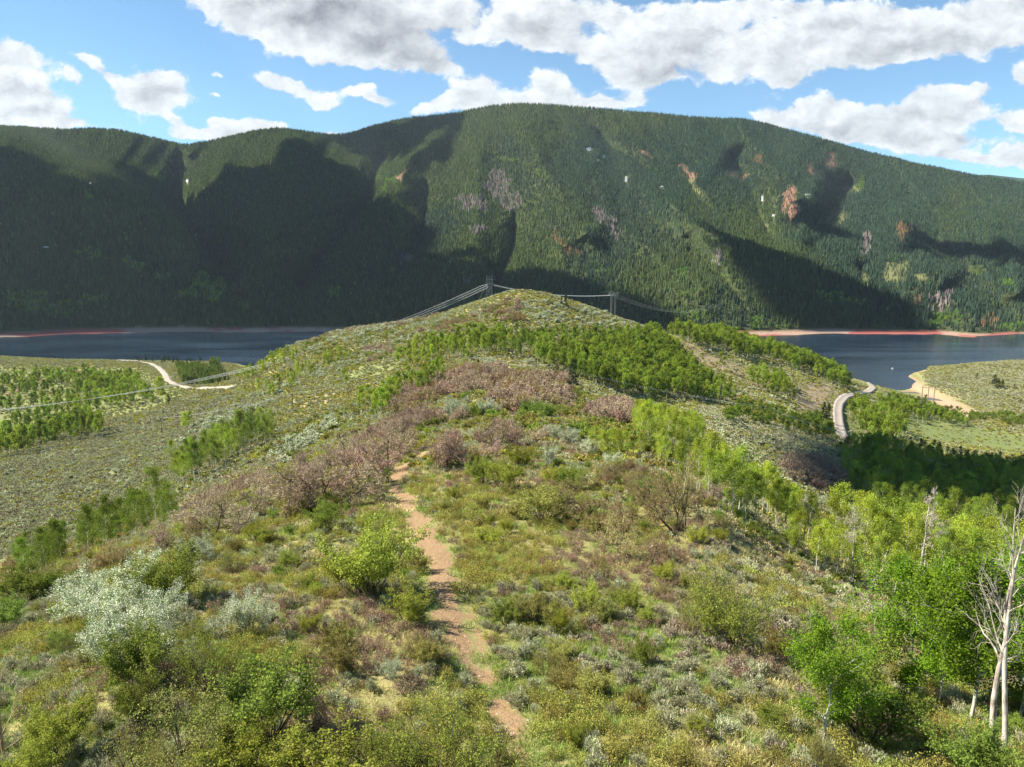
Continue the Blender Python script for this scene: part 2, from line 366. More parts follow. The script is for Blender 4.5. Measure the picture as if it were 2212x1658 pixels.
# ---------------- ground ----------------
m_ground, nt = nt_new("ground_soil_and_herbs")
geo = N(nt, 'ShaderNodeNewGeometry'); pos = geo.outputs['Position']
def att(n): return N(nt, 'ShaderNodeAttribute', attribute_name=n).outputs['Fac']
nA = noise_n(nt, pos, 0.045, 5); nB = noise_n(nt, pos, 0.4, 6, 0.65); nC = noise_n(nt, pos, 3.0, 5, 0.7)
base = ramp_n(nt, math_n(nt, 'ADD', math_n(nt, 'MULTIPLY', nA, 0.45), math_n(nt, 'MULTIPLY', nB, 0.55)),
              [(0.32, (0.115, 0.135, 0.036)), (0.45, (0.185, 0.200, 0.062)), (0.56, (0.27, 0.245, 0.105)), (0.7, (0.33, 0.24, 0.13))])
base = mix_n(nt, math_n(nt, 'MULTIPLY', step_n(nt, nC, 0.42, 0.68), 0.6), base, (0.28, 0.22, 0.115, 1))
sg = mix_n(nt, nB, (0.130, 0.150, 0.075, 1), (0.185, 0.180, 0.100, 1))
c = mix_n(nt, math_n(nt, 'MULTIPLY', att('sagey'), 0.8), base, sg)
gr = mix_n(nt, nB, (0.115, 0.160, 0.045, 1), (0.185, 0.205, 0.085, 1))
c = mix_n(nt, math_n(nt, 'MULTIPLY', att('green'), 0.9), c, gr)
c = mix_n(nt, att('tan'), c, mix_n(nt, nB, (0.28, 0.20, 0.12, 1), (0.36, 0.28, 0.18, 1)))
dm = step_n(nt, math_n(nt, 'ADD', att('dirt'), math_n(nt, 'MULTIPLY', math_n(nt, 'SUBTRACT', nC, 0.5), 1.7)), 0.30, 0.72)
c = mix_n(nt, dm, c, mix_n(nt, nC, (0.20, 0.122, 0.065, 1), (0.34, 0.235, 0.135, 1)))
c = mix_n(nt, att('beach'), c, mix_n(nt, nB, (0.42, 0.31, 0.21, 1), (0.36, 0.23, 0.15, 1)))
zz = N(nt, 'ShaderNodeSeparateXYZ', inp={0: pos}).outputs[2]
shore = math_n(nt, 'SUBTRACT', 1.0, step_n(nt, math_n(nt, 'ADD', zz, math_n(nt, 'MULTIPLY', nA, 2.0)), 0.9, 1.7))
c = mix_n(nt, shore, c, (0.36, 0.22, 0.15, 1))
finish(nt, c, 0.95, math_n(nt, 'ADD', nB, nC), 0.6, 0.25, 0.1)
V = np.stack([XG, YG, ZG], -1).reshape(-1, 3)
me = mesh_np('ground', V, gridq(len(GY), len(GX))[:, ::-1] if False else gridq(len(GY), len(GX)), mats=[m_ground], shade_smooth=True,
             attrs={'dirt': dirt, 'green': green, 'tan': tan, 'beach': beach, 'sagey': sagey})
ground = tag(link('ground', me), 'sage covered ridge and valley floor above the lake', 'ground', kind='structure')

# ---------------- water ----------------
m_water, nt = nt_new("lake_water")
geo = N(nt, 'ShaderNodeNewGeometry')
mp = N(nt, 'ShaderNodeMapping', inp={0: geo.outputs['Position']}); mp.inputs['Scale'].default_value = (0.5, 1.0, 1)
w = math_n(nt, 'ADD', noise_n(nt, mp.outputs[0], 0.35, 4, 0.6), noise_n(nt, mp.outputs[0], 0.05, 4))
b = finish(nt, mix_n(nt, step_n(nt, noise_n(nt, mp.outputs[0], 0.008, 5), .4, .62), (0.006, 0.014, 0.028, 1), (0.016, 0.030, 0.050, 1)), 0.14, w, 0.30, 0.6, 0.5)
WX = np.linspace(-3600, 3600, 60); WY = np.linspace(640, 2300, 40)
wx, wy = np.meshgrid(WX, WY)
rs_ = N(nt, 'ShaderNodeMapping', inp={0: geo.outputs['Position']}); rs_.inputs['Scale'].default_value = (0.25, 1.3, 1)
L(nt, math_n(nt, 'ADD', 0.10, math_n(nt, 'MULTIPLY', step_n(nt, noise_n(nt, rs_.outputs[0], 0.012, 5, .6), .36, .66), 0.10)), b.inputs['Roughness'])
tag(link('water', mesh_np('water', np.stack([wx, wy, 0 * wx], -1).reshape(-1, 3), gridq(40, 60), mats=[m_water])), 'dark navy reservoir below the mountain', 'water', kind='structure')

# ---------------- far mountain ----------------
def pl(xs, pts): return np.interp(xs, [p[0] for p in pts], [p[1] for p in pts])
SKYL = [(-600,300),(-250,285),(0,275),(60,277),(130,283),(200,280),(250,283),(330,300),(395,317),(450,308),(520,292),(570,281),(600,278),(650,285),(720,294),(760,290),(800,276),(850,263),(900,256),(1000,244),(1060,231),(1110,226),(1180,228),(1280,237),(1400,246),(1500,256),(1600,259),(1650,268),(1700,282),(1800,310),(1900,337),(2000,360),(2100,380),(2150,387),(2212,397),(2400,430),(2800,480)]
WATL = [(-600,735),(0,729),(60,728),(160,722),(300,719),(420,717),(530,719),(700,717),(900,717),(1100,718),(1475,728),(1700,725),(1800,721),(1990,723),(2020,722),(2110,729),(2170,727),(2212,726),(2800,730)]
MX = np.arange(-600.0, 2801.0, 6.0)
S = np.concatenate([[0.0, 0.008, 0.016, 0.03], np.linspace(0.045, 1.0, 190)])
mx, ms = np.meshgrid(MX, S)
Wp = pl(MX, WATL) + 1.5 * (fbm(MX / 40, MX * 0, 5, 3) - 0.5) * 2; Sp = smooth(pl(MX, SKYL)[None, :], 2.0, 1)[0]
mpy = Wp[None, :] + (Sp - Wp)[None, :] * ms
Yw = 170.0 / np.tan(PITCH + np.arctan((Wp - CY) / F))
Ytop = 4250 + 0 * MX
MYY = Yw[None, :] + 55 * np.clip(ms / 0.018, 0, 1) + (Ytop - Yw - 55)[None, :] * np.clip(ms - 0.018, 0, 1) ** 1.35
RL = np.clip((ms - 0.03) / 0.15, 0, 1)
RT = np.clip((1.0 - ms) / 0.05, 0, 1)
def gully(line, w, d):      # + pushes away (ravine), - pulls nearer (rib)
    global MYY
    dist, tt = seg_dist(mx, mpy, line, True)
    MYY = MYY + RL * d * 1.7 * np.exp(-(dist / w)) * np.clip(tt * 6, 0.15, 1) * np.clip((1 - tt) * 6, 0.3, 1)
def spur(line, d, w, right=True):
    """a nearer spur below its crest line: step in depth across the line"""
    global MYY
    yl = np.interp(mx, [p[0] for p in line], [p[1] for p in line])
    inside = 1 / (1 + np.exp(-(mpy - yl) / w))
    xa, xb = line[0][0], line[-1][0]
    fade = np.clip((xb - mx) / 140.0, 0, 1) if right else np.clip((mx - xa) / 140.0, 0, 1)
    MYY = MYY - d * inside * fade * np.clip(ms / 0.5, 0, 1) ** 1.2
gully([(395,317),(375,390),(420,500),(450,560),(500,640)], 42, 330)
gully([(330,420),(420,500)], 26, 130)
gully([(845,265),(820,350),(800,430),(735,510),(660,600),(600,690)], 50, 360)
gully([(917,380),(915,490),(880,600)], 20, 130)
gully([(1113,450),(1108,540),(1078,600),(1060,640)], 22, 180)
gully([(1560,330),(1600,370),(1640,470),(1700,570)], 30, 190)
gully([(1835,370),(1800,450),(1770,520)], 30, 190)
gully([(1850,560),(1860,620),(1900,680)], 24, 120)
gully([(1250,250),(1320,320),(1440,390),(1530,450),(1640,560)], 30, 130)
gully([(600,278),(640,380),(600,470),(540,560)], 55, -260)
gully([(1000,250),(880,350),(850,440),(900,560)], 45, -200)
gully([(1110,226),(1160,330),(1230,450),(1300,560)], 80, -160)
gully([(1380,380),(1500,480),(1620,560),(1800,640),(1980,700)], 60, -330)
gully([(1690,290),(1760,380),(1740,470),(1720,560)], 45, -160)
gully([(1930,430),(1990,560),(2040,640)], 60, -220)
gully([(2120,450),(2180,560),(2212,660)], 45, -180)
gully([(500,330),(470,420),(520,520)], 35, -130)
gully([(60,400),(180,520),(260,640)], 60, -120)
spur([(-600,300),(0,284),(40,287),(120,325),(200,368),(270,402),(330,438),(400,490),(450,560),(520,650)], 900, 6)
_ln = np.tanh((mx - 1050) / 500)
rid = 1 - np.abs(2 * fbm((mx - 0.85 * _ln * (mpy - 300)) / 120, mpy / 420, 31, 3) - 1)
rid2 = 1 - np.abs(2 * fbm((mx - 0.7 * _ln * mpy) / 46, mpy / 150, 47, 3) - 1)
MYY = MYY - RL * (330 * (rid - 0.75) + 70 * (rid2 - 0.75)) + RL * 60 * (fbm(mx / 22, mpy / 22, 8, 3) - 0.5)
MYY = np.maximum(MYY, Yw[None, :] + 50 * np.clip(ms / .018, 0, 1) + 700 * np.clip(ms - .018, 0, 1))
ma, mb = pix_dir(mx, mpy)
MXX, MZ = ma * MYY, H + mb * MYY
# shoreline foot under water, and the far side of the crest
foot = np.stack([MXX[0], MYY[0] - 60, np.full_like(MXX[0], -16.0)], -1)
rows = [foot] + [np.stack([MXX[i], MYY[i], MZ[i]], -1) for i in range(len(S))]
for k in range(1, 9):
    rows.append(np.stack([MXX[-1] * (1 + 0.03 * k), MYY[-1] + 130 * k, MZ[-1] - 5 * k * k], -1))
MV = np.array(rows)
RED = [((425+1240)*0,0,0,0)]
EL = lambda x, y, rx, ry, tilt=0: (x, y, rx, ry, tilt)
def ell(X, Y, e):
    x, y, rx, ry, t = e; dx, dy = X - x, Y - y
    u = dx * math.cos(t) + dy * math.sin(t); v = -dx * math.sin(t) + dy * math.cos(t)
    return np.exp(-((u / rx) ** 2 + (v / ry) ** 2))
jx = 14 * (fbm(mx / 16, mpy / 16, 61, 3) - 0.5) * 2; jy = 14 * (fbm(mx / 16 + 50, mpy / 16, 62, 3) - 0.5) * 2
def emask(lst, thr=0.45):
    a = 0
    for e in lst: a = np.maximum(a, ell(mx + jx, mpy + jy, e))
    return np.clip((a - thr) / 0.15 + 0.5, 0, 1)
RED = [EL(878,374,15.0,5.6,-.6),(862,388,12,6,-.5),EL(1793,350,17.7,24.0,.4),EL(1700,432,15.0,33.6,.35),EL(1712,465,12.2,24.0,.3),EL(1590,380,20.4,17.6,.5),EL(1480,370,27.2,11.2,.7),EL(1990,625,10.9,4.0,.3),EL(1395,335,17.7,6.4,.6),EL(1755,372,20.4,11.2,.7)]
SNOW = [EL(1272,322,6.8,3.0,.2),EL(1302,339,3.8,4.5,0),EL(1349,390,3.0,7.5,.4),EL(1427,404,5.2,2.2,0),EL(1645,430,2.6,9.8,-.4),EL(1742,421,3.8,3.8,0),EL(403,393,3,3.5,0),EL(421,508,3.0,3.8,0),EL(193,397,5.2,1.5,0),EL(99,534,4.5,1.5,0),EL(1290,347,3.0,2.2,0),EL(1670,470,2.2,9.0,-.4)]
CLEAR = [EL(1930,590,36.0,25.2,-.2),EL(1990,600,24.0,12.6,.3),EL(1865,600,11.2,27.0,-.3),EL(1810,470,22.4,19.8,-.5),EL(1835,410,16.0,12.6,0),EL(1650,485,7.2,34.2,-.35),EL(1665,440,6.4,36.0,-.3),EL(1500,400,6.4,54.0,-.65),EL(1790,480,11.2,18.0,.6)]
BAND = np.clip(1 - np.abs(ms - 0.012) / 0.022, 0, 1)
red_m, snow_m, clear_m = emask(RED, .4), np.zeros_like(mx), emask(CLEAR, .42)
for e in SNOW:
    snow_m = np.maximum(snow_m, np.clip((ell(mx + jx * .2, mpy + jy * .2, (e[0], e[1] + (-0 if e[1] < 600 else 0), e[2], e[3], e[4])) - .45) / .1 + .5, 0, 1))
def padrows(A, foot=0.0): return np.concatenate([np.full((1, A.shape[1]), foot), A, np.zeros((8, A.shape[1]))], 0)
shore_red = padrows(np.where(ms < 0.05, fbm(mx / 75, mpy / 9, 71, 4), 0.4), 0.4)
m_mt, nt = nt_new("mountain_floor")
geo = N(nt, 'ShaderNodeNewGeometry'); pos = geo.outputs['Position']
nA = noise_n(nt, pos, 0.012, 5); nB = noise_n(nt, pos, 0.09, 5, 0.65)
c = mix_n(nt, nA, (0.030, 0.045, 0.016, 1), (0.075, 0.080, 0.032, 1))
c = mix_n(nt, att('clear_m'), c, mix_n(nt, nB, (0.085, 0.105, 0.035, 1), (0.13, 0.12, 0.055, 1)))
c = mix_n(nt, att('red_m'), c, mix_n(nt, nB, (0.21, 0.085, 0.058, 1), (0.19, 0.135, 0.09, 1)))
sr = mix_n(nt, step_n(nt, math_n(nt, 'ADD', att('shore_red'), math_n(nt, 'MULTIPLY', math_n(nt, 'SUBTRACT', nB, 0.5), 0.35)), 0.44, 0.55), (0.30, 0.205, 0.155, 1), (0.28, 0.085, 0.070, 1))
c = mix_n(nt, att('band'), c, sr)
c = mix_n(nt, att('snow_m'), c, (0.6, 0.62, 0.66, 1))
finish(nt, c, 0.95, nB, 0.8, 3.0, 0.1)
me = mesh_np('mountain', MV.reshape(-1, 3), gridq(MV.shape[0], MV.shape[1]), mats=[m_mt], shade_smooth=True,
             attrs={'red_m': padrows(red_m), 'snow_m': padrows(snow_m), 'clear_m': padrows(clear_m), 'band': padrows(np.clip((0.014 + 0.018 * fbm(mx / 30, mpy * 0, 77, 3) - ms) / 0.006 + .5, 0, 1), 1.0), 'shore_red': shore_red})
tag(link('mountain', me), 'steep forested mountain across the lake', 'mountain', kind='structure')
# distant hill behind the right-hand end
hx = np.linspace(1900, 2900, 60); sv = np.linspace(0, 1, 14)
hpx, hs = np.meshgrid(hx, sv)
top = np.interp(hpx, [1900, 2090, 2130, 2212, 2400, 2900], [440, 381, 377, 386, 395, 440])
hpy = 470 + (top - 470) * hs; HYY = 7600 + 1500 * hs + 300 * (fbm(hpx / 60, hpy / 60, 5, 3) - 0.5)
a_, b_ = pix_dir(hpx, hpy)
m_far, nt = nt_new("distant_hill_woods")
geo = N(nt, 'ShaderNodeNewGeometry')
finish(nt, ramp_n(nt, noise_n(nt, geo.outputs['Position'], 0.004, 6, .7), [(0.45, (0.02, 0.045, 0.02)), (0.55, (0.03, 0.06, 0.025)), (0.64, (0.10, 0.16, 0.05))]), 0.95, noise_n(nt, geo.outputs['Position'], 0.03, 4), 1.0, 30.0, .1)
tag(link('distant_hill', mesh_np('distant_hill', np.stack([a_ * HYY, HYY, H + b_ * HYY], -1).reshape(-1, 3), gridq(14, 60), mats=[m_far], shade_smooth=True)), 'blue green wooded hill beyond the mountain', 'hill', kind='structure')

# ---------------- plant materials ----------------
def leaf_mat(name, cols, trans=0.35, rough=0.6, hue=0.06, alt=None, var=0.4):
    """cols: (dark, light) leaf colours; each leaf and each plant differs a little"""
    m, nt = nt_new(name)
    rnd = N(nt, 'ShaderNodeAttribute', attribute_name='rnd').outputs['Fac']
    oi = N(nt, 'ShaderNodeObjectInfo').outputs['Random']
    t = math_n(nt, 'ADD', math_n(nt, 'MULTIPLY', rnd, 0.65), math_n(nt, 'MULTIPLY', oi, 0.35))
    c = mix_n(nt, t, cols[0] + (1,), cols[1] + (1,))
    if alt: c = mix_n(nt, math_n(nt, 'GREATER_THAN', rnd, alt[0]), c, alt[1] + (1,))
    hs = N(nt, 'ShaderNodeHueSaturation', inp={'Color': c, 'Saturation': 1.0})
    L(nt, math_n(nt, 'ADD', 0.5 - hue / 2, math_n(nt, 'MULTIPLY', oi, hue)), hs.inputs['Hue'])
    L(nt, math_n(nt, 'ADD', 1 - var / 2, math_n(nt, 'MULTIPLY', N(nt, 'ShaderNodeMath', operation='FRACT', inp={0: math_n(nt, 'MULTIPLY', oi, 7.31)}).outputs[0], var)), hs.inputs['Value'])
    d = N(nt, 'ShaderNodeBsdfDiffuse', inp={'Color': hs.outputs[0]})
    t_ = N(nt, 'ShaderNodeBsdfTranslucent', inp={'Color': hs.outputs[0]})
    mx_ = N(nt, 'ShaderNodeMixShader', inp={0: trans, 1: d.outputs[0], 2: t_.outputs[0]})
    N(nt, 'ShaderNodeOutputMaterial', inp={0: mx_.outputs[0]}); return m
def bark_mat(name, c1, c2, scale=3.0, lo=0.45, hi=0.6):
    m, nt = nt_new(name)
    tcn = N(nt, 'ShaderNodeTexCoord'); mp = N(nt, 'ShaderNodeMapping', inp={0: tcn.outputs['Object']}); mp.inputs['Scale'].default_value = (1, 1, 0.45)
    n = noise_n(nt, mp.outputs[0], scale, 5, 0.7)
    finish(nt, mix_n(nt, step_n(nt, n, lo, hi), c1 + (1,), c2 + (1,)), 0.85, n, 0.5, 0.02); return m
M = {}
M['asp_bark'] = bark_mat("aspen_bark", (0.52, 0.49, 0.41), (0.14, 0.12, 0.10), 2.6, 0.50, 0.64)
M['dead_bark'] = bark_mat("dead_aspen_bark", (0.50, 0.44, 0.37), (0.17, 0.135, 0.11), 3.0, 0.42, 0.62)
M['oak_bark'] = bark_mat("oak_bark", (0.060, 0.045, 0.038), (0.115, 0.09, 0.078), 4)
M['shrub_bark'] = bark_mat("shrub_bark", (0.055, 0.045, 0.035), (0.14, 0.11, 0.085), 5)
M['pale_twig'] = bark_mat("pale_twigs", (0.45, 0.33, 0.22), (0.26, 0.18, 0.12), 5)
M['sage_wood'] = bark_mat("sage_wood", (0.16, 0.14, 0.125), (0.30, 0.28, 0.26), 6)
M['con_bark'] = bark_mat("conifer_bark", (0.07, 0.05, 0.035), (0.12, 0.09, 0.07), 5)
M['asp_yel'] = leaf_mat("young_aspen_leaves", ((0.21, 0.28, 0.028), (0.47, 0.53, 0.075)), 0.45, hue=0.03, var=0.6)
M['asp_grn'] = leaf_mat("aspen_leaves", ((0.135, 0.200, 0.022), (0.34, 0.42, 0.055)), 0.45, hue=0.03, var=0.6)
M['asp_viv'] = leaf_mat("vivid_aspen_leaves", ((0.085, 0.175, 0.014), (0.25, 0.40, 0.035)), 0.45, hue=0.03)
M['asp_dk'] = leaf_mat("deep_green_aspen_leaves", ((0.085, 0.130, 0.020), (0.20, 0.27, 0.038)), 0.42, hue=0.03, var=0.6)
M['oak_twig'] = leaf_mat("oak_buds_and_twigs", ((0.22, 0.155, 0.125), (0.56, 0.42, 0.33)), 0.15, hue=0.05, alt=(0.80, (0.450, 0.348, 0.145)))
M['oak_bud'] = leaf_mat("oak_first_leaves", ((0.21, 0.135, 0.085), (0.50, 0.34, 0.18)), 0.3, hue=0.06, alt=(0.7, (0.290, 0.290, 0.087)))
M['shr_grn'] = leaf_mat("shrub_leaves", ((0.095, 0.145, 0.025), (0.27, 0.33, 0.060)), 0.35, hue=0.05)
M['shr_yel'] = leaf_mat("young_shrub_leaves", ((0.155, 0.190, 0.022), (0.44, 0.46, 0.085)), 0.4, hue=0.04)
M['shr_olv'] = leaf_mat("olive_shrub_leaves", ((0.175, 0.180, 0.045), (0.40, 0.38, 0.105)), 0.3, hue=0.06)
M['blossom'] = leaf_mat("white_blossom", ((0.160, 0.230, 0.070), (0.260, 0.330, 0.110)), 0.25, hue=0.02, alt=(0.48, (0.66, 0.66, 0.52)))
M['sage'] = leaf_mat("sagebrush_leaves", ((0.24, 0.245, 0.125), (0.56, 0.56, 0.35)), 0.15, hue=0.05)
M['sage_dry'] = leaf_mat("dry_sage_leaves", ((0.23, 0.185, 0.13), (0.46, 0.40, 0.31)), 0.12, hue=0.05)
M['low_olv'] = leaf_mat("low_shrub_leaves", ((0.20, 0.20, 0.042), (0.50, 0.47, 0.115)), 0.3, hue=0.07)
M['low_brn'] = leaf_mat("bare_low_twigs", ((0.20, 0.135, 0.09), (0.42, 0.30, 0.21)), 0.15, hue=0.05)
M['grass_g'] = leaf_mat("spring_grass_blades", ((0.14, 0.23, 0.040), (0.34, 0.43, 0.12)), 0.3, hue=0.05)
M['grass_y'] = leaf_mat("dry_grass_blades", ((0.33, 0.30, 0.11), (0.62, 0.54, 0.27)), 0.3, hue=0.04)
M['needle'] = leaf_mat("conifer_needles", ((0.029, 0.049, 0.021), (0.078, 0.104, 0.036)), 0.15, hue=0.05)
M['far_con'] = leaf_mat("distant_conifer_needles", ((0.017, 0.036, 0.014), (0.100, 0.132, 0.043)), 0.1, hue=0.07, var=1.0)
M['far_con2'] = leaf_mat("distant_bluish_needles", ((0.013, 0.031, 0.021), (0.058, 0.088, 0.055)), 0.1, hue=0.07, var=1.0)
M['far_grey'] = leaf_mat("distant_dead_conifers", ((0.156, 0.120, 0.120), (0.276, 0.228, 0.228)), 0.1, hue=0.05)
M['far_rust'] = leaf_mat("distant_rusty_conifers", ((0.154, 0.094, 0.050), (0.231, 0.143, 0.077)), 0.1, hue=0.03)
M['far_asp'] = leaf_mat("distant_aspen_leaves", ((0.128, 0.240, 0.045), (0.240, 0.360, 0.075)), 0.35, hue=0.05)

# ---------------- plant builders ----------------
class Geo:
    def __init__(s): s.V = []; s.Q = []; s.n = 0; s.rnd = []
    def add(s, V, Q, rnd=None):
        V = np.asarray(V, float).reshape(-1, 3); s.V.append(V); s.Q.append(np.asarray(Q, int) + s.n); s.n += len(V)
        s.rnd.append(np.full(len(V), 0.5) if rnd is None else rnd)
    def tube(s, P, rad, sides=5):
        P = np.asarray(P, float); n = len(P); T = np.gradient(P, axis=0); T /= np.linalg.norm(T, axis=1)[:, None] + 1e-9
        ref = np.array([0.31, 0.95, 0.05]); A = np.cross(T, ref); A /= np.linalg.norm(A, axis=1)[:, None] + 1e-9; B = np.cross(T, A)
        th = np.arange(sides) / sides * 2 * np.pi
        ring = P[:, None, :] + np.asarray(rad)[:, None, None] * (np.cos(th)[None, :, None] * A[:, None, :] + np.sin(th)[None, :, None] * B[:, None, :])
        i = np.arange(n - 1)[:, None] * sides; j = np.arange(sides)[None, :]; j2 = (j + 1) % sides
        s.add(ring.reshape(-1, 3), np.stack([i + j, i + j2, i + sides + j2, i + sides + j], -1).reshape(-1, 4))
    def leaves(s, C, size, aspect=1.0, up=None, rs=None, jit=0.35, updir=0.0):
        n = len(C)
        if n == 0: return
        a = rs.normal(size=(n, 3)) if up is None else up + jit * rs.normal(size=(n, 3))
        a[:, 2] += updir; a /= np.linalg.norm(a, axis=1)[:, None] + 1e-9
        b = np.cross(a, rs.normal(size=(n, 3))); b /= np.linalg.norm(b, axis=1)[:, None] + 1e-9
        sz = size * rs.uniform(0.65, 1.35, n)[:, None]
        la, lb = a * sz * 0.5, b * sz * 0.5 * aspect
        V = np.stack([C - la, C + lb, C + la, C - lb], 1).reshape(-1, 3)      # rhombic leaf
        Q = np.arange(4 * n).reshape(n, 4)
        s.add(V, Q, np.repeat(rs.uniform(0, 1, n), 4))
    def arrays(s): return np.concatenate(s.V), np.concatenate(s.Q), np.concatenate(s.rnd)
    def mesh(s, name, mats, mi=None):
        V, Q, r = s.arrays(); return mesh_np(name, V, Q, mats=mats, attrs={'rnd': r}, mi=mi)
def unit(v): return v / (np.linalg.norm(v) + 1e-9)
def grow(g, rs, p, d, Ln, r, lvl, maxl, tips, wig=0.15, nb=(5, 4), ang=0.8, ratio=0.55, t0=0.3, up=0.0, sides=(6, 4, 3), rend=0.3, rr=0.5):
    n = 6 if lvl < 2 else 4
    P = [p]; dd = d.copy()
    for i in range(n - 1):
        dd = unit(dd + wig * rs.normal(size=3) + np.array([0, 0, up])); P.append(P[-1] + dd * Ln / (n - 1))
    P = np.array(P); rad = np.linspace(r, r * rend, n)
    g.tube(P, rad, sides[min(lvl, len(sides) - 1)])
    if lvl >= maxl - 1: tips.append(P)
    if lvl < maxl:
        k = nb[min(lvl, len(nb) - 1)]
        for c in range(k):
            t = t0 + (1 - t0) * (c + rs.uniform(0.2, 0.9)) / k; t = min(t, 0.98)
            f = t * (n - 1); i = int(f); q = P[i] + (P[min(i + 1, n - 1)] - P[i]) * (f - i)
            ax = unit(np.cross(dd, rs.normal(size=3))); a = ang * rs.uniform(0.7, 1.25)
            base = unit(P[min(i + 1, n - 1)] - P[i] + 1e-9)
            nd = unit(base * math.cos(a) + ax * math.sin(a))
            grow(g, rs, q, nd, Ln * ratio * rs.uniform(0.7, 1.2) * (1.15 - 0.5 * t if lvl == 0 else 1), max(r * rr * (1.1 - 0.6 * t), 0.004), lvl + 1, maxl, tips, wig, nb, ang, ratio, 0.25, up, sides, rend, rr)
def along(tips, rs, n, spread):
    """n points scattered along the twig paths"""
    T = np.array(tips); k = rs.integers(0, len(T), n); f = rs.uniform(0.15, 1.05, n) * (T.shape[1] - 1); f = np.minimum(f, T.shape[1] - 1.001)
    i = f.astype(int); fr = (f - i)[:, None]
    return T[k, i] * (1 - fr) + T[k, i + 1] * fr + rs.normal(size=(n, 3)) * spread
def even(tips): return [np.array([t[int(round(x))] for x in np.linspace(0, len(t) - 1, 4)]) for t in tips]

def aspen(seed, nleaf, leaf, spread=0.3, h=10.0, crown0=0.28, wid=0.30, nb=(17, 5), maxl=2, lean=0.03, dens=1.0):
    rs = np.random.default_rng(seed); w = Geo(); lf = Geo(); tips = []
    n = 9; z = np.linspace(0, 1, n); P = np.stack([0.03 * h * np.cumsum(rs.normal(size=n)) * 0.35 + lean * h * z, 0.03 * h * np.cumsum(rs.normal(size=n)) * 0.35, z * h * 0.95], 1); P[0] = 0; P[0, 2] = -0.4
    w.tube(P, np.linspace(0.009 * h + 0.02, 0.012, n), 6)
    for c in range(nb[0]):
        t = crown0 + (0.97 - crown0) * (c + rs.uniform(0.1, 0.9)) / nb[0]
        f = t * (n - 1); i = int(f); q = P[i] + (P[min(i + 1, n - 1)] - P[i]) * (f - i)
        a = rs.uniform(0, 6.283); prof = math.sin(math.pi * min(1, (t - crown0 + 0.10) / (1.08 - crown0))) ** 0.6
        el = 0.35 + 0.7 * t; ln = wid * h * prof * rs.uniform(0.6, 1.15)
        grow(w, rs, q, np.array([math.cos(a) * math.cos(el), math.sin(a) * math.cos(el), math.sin(el)]), ln, 0.040 * (1.2 - t) * h / 10 + 0.008, 1, maxl, tips, 0.16, (0, nb[1]), 0.75, 0.45, 0.25, 0.05, (5, 3, 3), 0.3, 0.5)
    C = along(even(tips), rs, nleaf, spread)
    C = C[C[:, 2] > h * crown0 * 0.6]
    # clumps: thin out by a coarse noise so gaps show
    g3 = vnoise(C[:, 0] * 1.1 + C[:, 2] * 0.9 + seed, C[:, 1] * 1.1 - C[:, 2] * 0.8, seed); C = C[(g3 > 0.30) | (rs.uniform(size=len(C)) < 0.35)]
    lf.leaves(C, leaf, 0.8, rs=rs)
    return w, lf
def bare_tree(seed, h=10.0, nb=(14, 6, 5), wid=0.33, t0=0.3, r0=0.16, fork=0, maxl=3):
    rs = np.random.default_rng(seed); w = Geo(); tips = []
    n = 9; z = np.linspace(0, 1, n); P = np.stack([0.012 * h * np.cumsum(rs.normal(size=n)), 0.012 * h * np.cumsum(rs.normal(size=n)), z * h], 1); P[0] = (0, 0, -0.4)
    w.tube(P, np.linspace(r0, 0.02, n), 8)
    for c in range(nb[0]):
        t = t0 + (0.97 - t0) * (c + rs.uniform(0.1, 0.9)) / nb[0]; f = t * (n - 1); i = int(f); q = P[i] + (P[min(i + 1, n - 1)] - P[i]) * (f - i)
        a = rs.uniform(0, 6.283); el = 0.3 + 0.7 * t
        grow(w, rs, q, np.array([math.cos(a) * math.cos(el), math.sin(a) * math.cos(el), math.sin(el)]), wid * h * (1.15 - 0.75 * t) * rs.uniform(0.5, 1.2), 0.35 * r0 * (1.2 - t), 1, maxl, tips, 0.2, (0, nb[1], nb[-1]), 0.7, 0.5, 0.2, 0.06, (6, 4, 3), 0.25, 0.5)
    return w, tips
def oak(seed, ntw, h=4.0, tw=0.30, stems=4, asp=0.10, wide=1.0, leaf=False):
    rs = np.random.default_rng(seed); w = Geo(); lf = Geo(); tips = []
    for k in range(stems):
        a = rs.uniform(0, 6.283); el = rs.uniform(0.85, 1.35)
        p = np.array([math.cos(a) * 0.25, math.sin(a) * 0.25, -0.3]) * rs.uniform(0.3, 1.6) * wide; p[2] = -0.3
        grow(w, rs, p, np.array([math.cos(a) * math.cos(el), math.sin(a) * math.cos(el), math.sin(el)]), h * rs.uniform(0.6, 0.85), 0.075 * h / 4, 0, 3, tips, 0.30, (6, 5, 4), 0.85, 0.55, 0.3, 0.03, (5, 4, 3, 3), 0.35, 0.55)
    T = even(tips); n = ntw
    C = along(T, rs, n, 0.10)
    ctr = np.array([0, 0, h * 0.35]); U = C - ctr; U /= np.linalg.norm(U, axis=1)[:, None] + 1e-9
    C[:, 2] = np.maximum(C[:, 2], 0.25 * h * rs.uniform(0.6, 1.2, len(C)))
    lf.leaves(C, tw, asp, up=U, rs=rs, jit=0.7, updir=0.35)
    return w, lf
